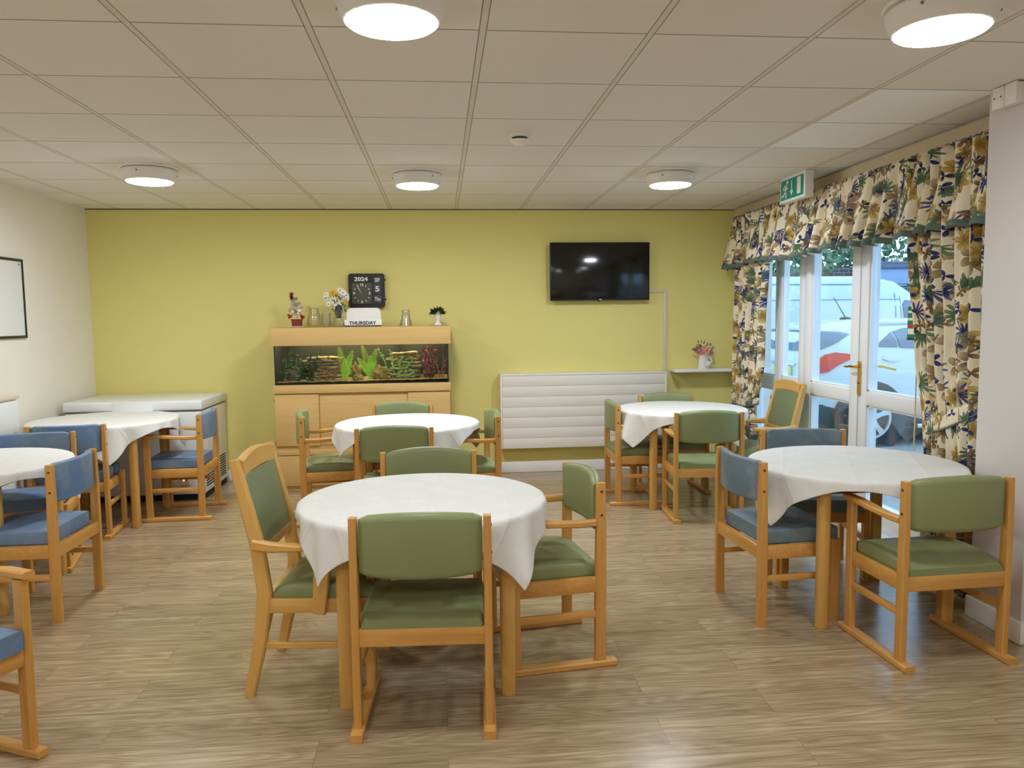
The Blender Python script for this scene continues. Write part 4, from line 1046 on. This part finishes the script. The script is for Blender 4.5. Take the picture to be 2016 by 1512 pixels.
def side_y(x, z):
    for s0, s1 in zip(secs[:-1], secs[1:]):
        if s0[0] <= x <= s1[0]:
            k = (x-s0[0])/(s1[0]-s0[0]); s = [p+(q-p)*k for p, q in zip(s0, s1)]; break
    else: s = secs[-1]
    _, hb, hm, hr, z0, zm, zr = s
    P = [(z0, hb*.92), (z0+.06, hb), ((z0+zm)*.5, hm), (zm-.10, hm), (zm, hm*.985), (zm+(zr-zm)*.35, hm*.75+hr*.25), (zr-.10*min(1, (zr-zm)/.2), hr*1.02), (zr-.02, hr*.86)]
    for (za, ya), (zc, yc) in zip(P[:-1], P[1:]):
        if za <= z <= zc: return ya+(yc-ya)*(z-za)/max(1e-6, zc-za)
    return P[-1][1]
def side_patch(name, poly, mat, off=.022, parent=None, side=-1):
    """fill a polygon given in (x, z) with small quads lying on the body side"""
    b = BM(); vs = [b.verts.new((x, 0, z)) for x, z in poly]; b.faces.new(vs)
    bmesh.ops.triangulate(b, faces=b.faces[:])
    for _ in range(3): bmesh.ops.subdivide_edges(b, edges=[e for e in b.edges if e.calc_length() > .06], cuts=1, use_grid_fill=True); bmesh.ops.triangulate(b, faces=b.faces[:])
    for v in b.verts: v.co.y = side*(side_y(v.co.x, v.co.z)+off)
    g = bmesh.ops.extrude_face_region(b, geom=b.faces[:])
    for v in [e for e in g['geom'] if isinstance(e, bmesh.types.BMVert)]: v.co.y -= side*.03
    return build(name, b, mat, parent or t, 40)
for s in (-1, 1):
    side_patch('side_window', [(-1.24, 1.165), (-1.13, 1.24), (-.985, 1.32), (-.965, 1.155)], CGLASS, side=s)
    side_patch('side_window', [(-.94, 1.15), (-.96, 1.325), (-.80, 1.365), (-.30, 1.38), (-.28, 1.115)], CGLASS, side=s)
    side_patch('side_window', [(-.22, 1.11), (-.24, 1.38), (.05, 1.36), (.45, 1.26), (.68, 1.08)], CGLASS, side=s)
    side_patch('quarter_window', [(-1.895, 1.13), (-1.70, 1.215), (-1.49, 1.31), (-1.60, 1.335), (-1.82, 1.345), (-1.89, 1.29)], CGLASS, side=s)
    tl = side_patch('tail_lamp', [(-1.91, .95), (-1.895, .86), (-1.80, .875), (-1.70, .95), (-1.48, 1.05), (-1.58, 1.085), (-1.72, 1.10), (-1.83, 1.075), (-1.895, 1.02)], REDL, .026, side=s)
    side_patch('door_handle', [(-1.16, 1.02), (-1.14, 1.05), (-.96, 1.045), (-.94, 1.015), (-1.01, .99), (-1.08, .99)], CARW, .022, side=s)
    side_patch('fuel_flap_line', [(-1.30, .72), (-1.29, .72), (-1.27, .86), (-1.28, .86)], CARD, .002, side=s)
    side_patch('sill_cladding', [(-.88, .21), (-.9, .44), (.9, .40), (.9, .21)], CARD, .008, side=s)
    b = BM(); box(b, (-.72, s*.875-.02, .21), (.8, s*.875+.02, .26), .008); build('side_step', b, ALU, t)
    b = BM(); bar(b, [(-1.40, s*.62, 1.38), (-1.25, s*.62, 1.43), (.0, s*.60, 1.44), (.15, s*.58, 1.39)], .03, .03, Vector((0, 1, 0))); build('roof_rail', b, ALU, t)
    for xx in (-1.28, 1.28):
        b = BM(); cyl(b, (xx, s*.70, .335), (xx, s*.872, .335), .43, 40); build('wheel_arch', b, CARD, t)
        b = BM(); yy0, yy1 = s*.66, s*.885
        loft(b, [[(xx+r*math.cos(2*PI*i/36), y_, .335+r*math.sin(2*PI*i/36)) for i in range(36)] for r, y_ in ((.22, yy0), (.315, yy0), (.335, yy0+s*.03), (.335, yy1-s*.03), (.315, yy1), (.235, yy1), (.235, yy1-s*.03))]); wh = build('wheel', b, TYRE, t)
        b = BM()
        loft(b, [[(xx+r*math.cos(2*PI*i/36), y_, .335+r*math.sin(2*PI*i/36)) for i in range(36)] for r, y_ in ((.238, yy1-s*.02), (.238, yy1+s*.006), (.215, yy1+s*.006), (.205, yy1-s*.03))], caps=False)
        for k in range(5):
            a = 2*PI*k/5+.35; d = Vector((math.cos(a), 0, math.sin(a))); c_ = Vector((xx, yy1-s*.004, .335)); q_ = Vector((0, 1, 0)).cross(d)
            bar(b, [c_+d*.02, c_+d*.12, c_+d*.215], [.075, .05, .075], .016, q_)
        cyl(b, (xx, yy1-s*.02, .335), (xx, yy1+s*.008, .335), .045, 20)
        build('alloy_rim', b, ALU, wh)
b = BM(); box(b, (-1.965, -.62, .22), (-1.80, .62, .50), .05, 3); box(b, (-1.90, -.83, .20), (-1.66, -.60, .50), .04, 3); box(b, (-1.90, .60, .20), (-1.66, .83, .50), .04, 3); build('rear_bumper', b, CARD, t)
b = BM(); loft(b, [[(-1.945, y_, 1.10) for y_ in (-.60, .60)]+[(-1.90, y_, 1.34) for y_ in (.58, -.58)], [(-1.90, y_, 1.10) for y_ in (-.60, .60)]+[(-1.86, y_, 1.34) for y_ in (.58, -.58)]]); build('rear_window', b, CGLASS, t)
b = BM(); box(b, (-1.965, -.26, .80), (-1.90, .26, .91), .004); pl = build('number_plate', b, plain('yellow_plate', srgb(206, 190, 120), .5), t)
text('M24XF', .085, PRINTK, 'lettering', pl, (-1.967, 0, .855), (PI/2, 0, -PI/2), .001, 1.0)
b = BM(); box(b, (-1.97, -.35, .925), (-1.90, .35, .95), .006); build('tailgate_strip', b, ALU, t)
b = BM(); box(b, (-1.90, -.52, 1.36), (-1.58, .52, 1.42), .02, 2, rot=(0, -.12, 0)); build('spoiler', b, CARW, t)
b = BM(); ball(b, (-1.14, 0, 1.475), .05, 1.6, .6, .5); tube(b, [(-1.14, 0, 1.49), (-1.30, 0, 1.74)], [.007, .004], 6); build('aerial', b, BLACK, t)
VY = 11.4+.98
t = thing('white_van', 'large white panel van parked beyond the white hatchback', 'van', (5.4, VY, GZ))
vs_ = [(-2.7, .90, .96, .86, .30, 1.5, 2.10), (-2.66, .94, .98, .88, .28, 1.5, 2.14), (1.3, .94, .98, .88, .28, 1.5, 2.14), (1.75, .94, .98, .84, .28, 1.45, 2.06), (2.1, .94, .98, .78, .28, 1.38, 1.86), (2.5, .94, .97, .76, .28, 1.2, 1.45), (2.95, .9, .94, .72, .28, .98, 1.10), (3.15, .8, .84, .66, .3, .80, .86)]
b = BM(); body(b, vs_); build('body', b, CARW, t, 50)
secs = vs_
for s in (-1, 1):
    side_patch('cab_window', [(1.80, 1.45), (1.78, 1.68), (1.84, 1.74), (2.15, 1.70), (2.45, 1.42), (1.86, 1.40)], CGLASS, side=s)
    for poly in ([(-2.6, 1.745), (-2.6, 1.76), (1.75, 1.76), (1.75, 1.745)], [(-2.6, 2.00), (-2.6, 2.02), (2.0, 1.99), (2.0, 1.97)], [(1.655, .5), (1.655, 2.0), (1.67, 2.0), (1.67, .5)], [(1.74, .5), (1.74, 1.80), (1.752, 1.80), (1.752, .5)], [(.3, .5), (.3, 1.98), (.312, 1.98), (.312, .5)], [(-2.6, .62), (-2.6, .72), (1.6, .72), (1.6, .62)]):
        side_patch('panel_groove', poly, plain('groove_grey', srgb(116, 146, 176), .6), .004, side=s)
    for xx in (-1.9, 2.2):
        b = BM(); cyl(b, (xx, s*.72, .34), (xx, s*.99, .34), .34, 32); build('wheel', b, TYRE, t)
b = BM(); box(b, (7, 15.4, GZ), (14, 15.62, 2.44)); box(b, (2.9, 15.4, GZ), (7, 15.62, 2.30)); struct('wall_outside', b, BRICK)
o = thing('lean_to_roof', 'low flat garage roof edge with pale fascia behind the van', 'roof', (10.8, 14.9, 2.05))
b = BM(); box(b, (-2.2, -.4, 0), (3, .5, .30), .01); build('fascia', b, plain('pale_blue_fascia', srgb(150, 166, 196), .6), o)
b = BM(); box(b, (-2.25, -.45, .30), (3, .5, .38), .01); box(b, (-2.25, -.42, .38), (3, .5, .44), .01); build('roof_edge', b, plain('dark_lead', srgb(92, 104, 122), .6), o)
b = BM(); box(b, (-2.2, -.3, -2.1), (3, .5, 0)); build('garage_wall', b, BRICK, o)
b = BM(); rd = random.Random(21)
for k in range(9000):
    x = rd.uniform(2.5, 14.5); z = rd.uniform(2.15, 4.6)
    y = 15.75+.35*math.sin(x*2.3)*math.sin(z*3)+rd.uniform(-.35, .35)+(z-2.3)*.2
    leafquad(b, Vector((x, y, z)), rv(rd)+Vector((0, -.3, .2)), rd.uniform(.12, .24), .09, Vector((rd.uniform(-.5, .5), -1, rd.uniform(-.2, .6))))
o = tag(build('garden_hedge', b, HEDGE, None, 0), 'leafy green hedge growing over the garden wall outside', 'hedge', None, 'stuff')
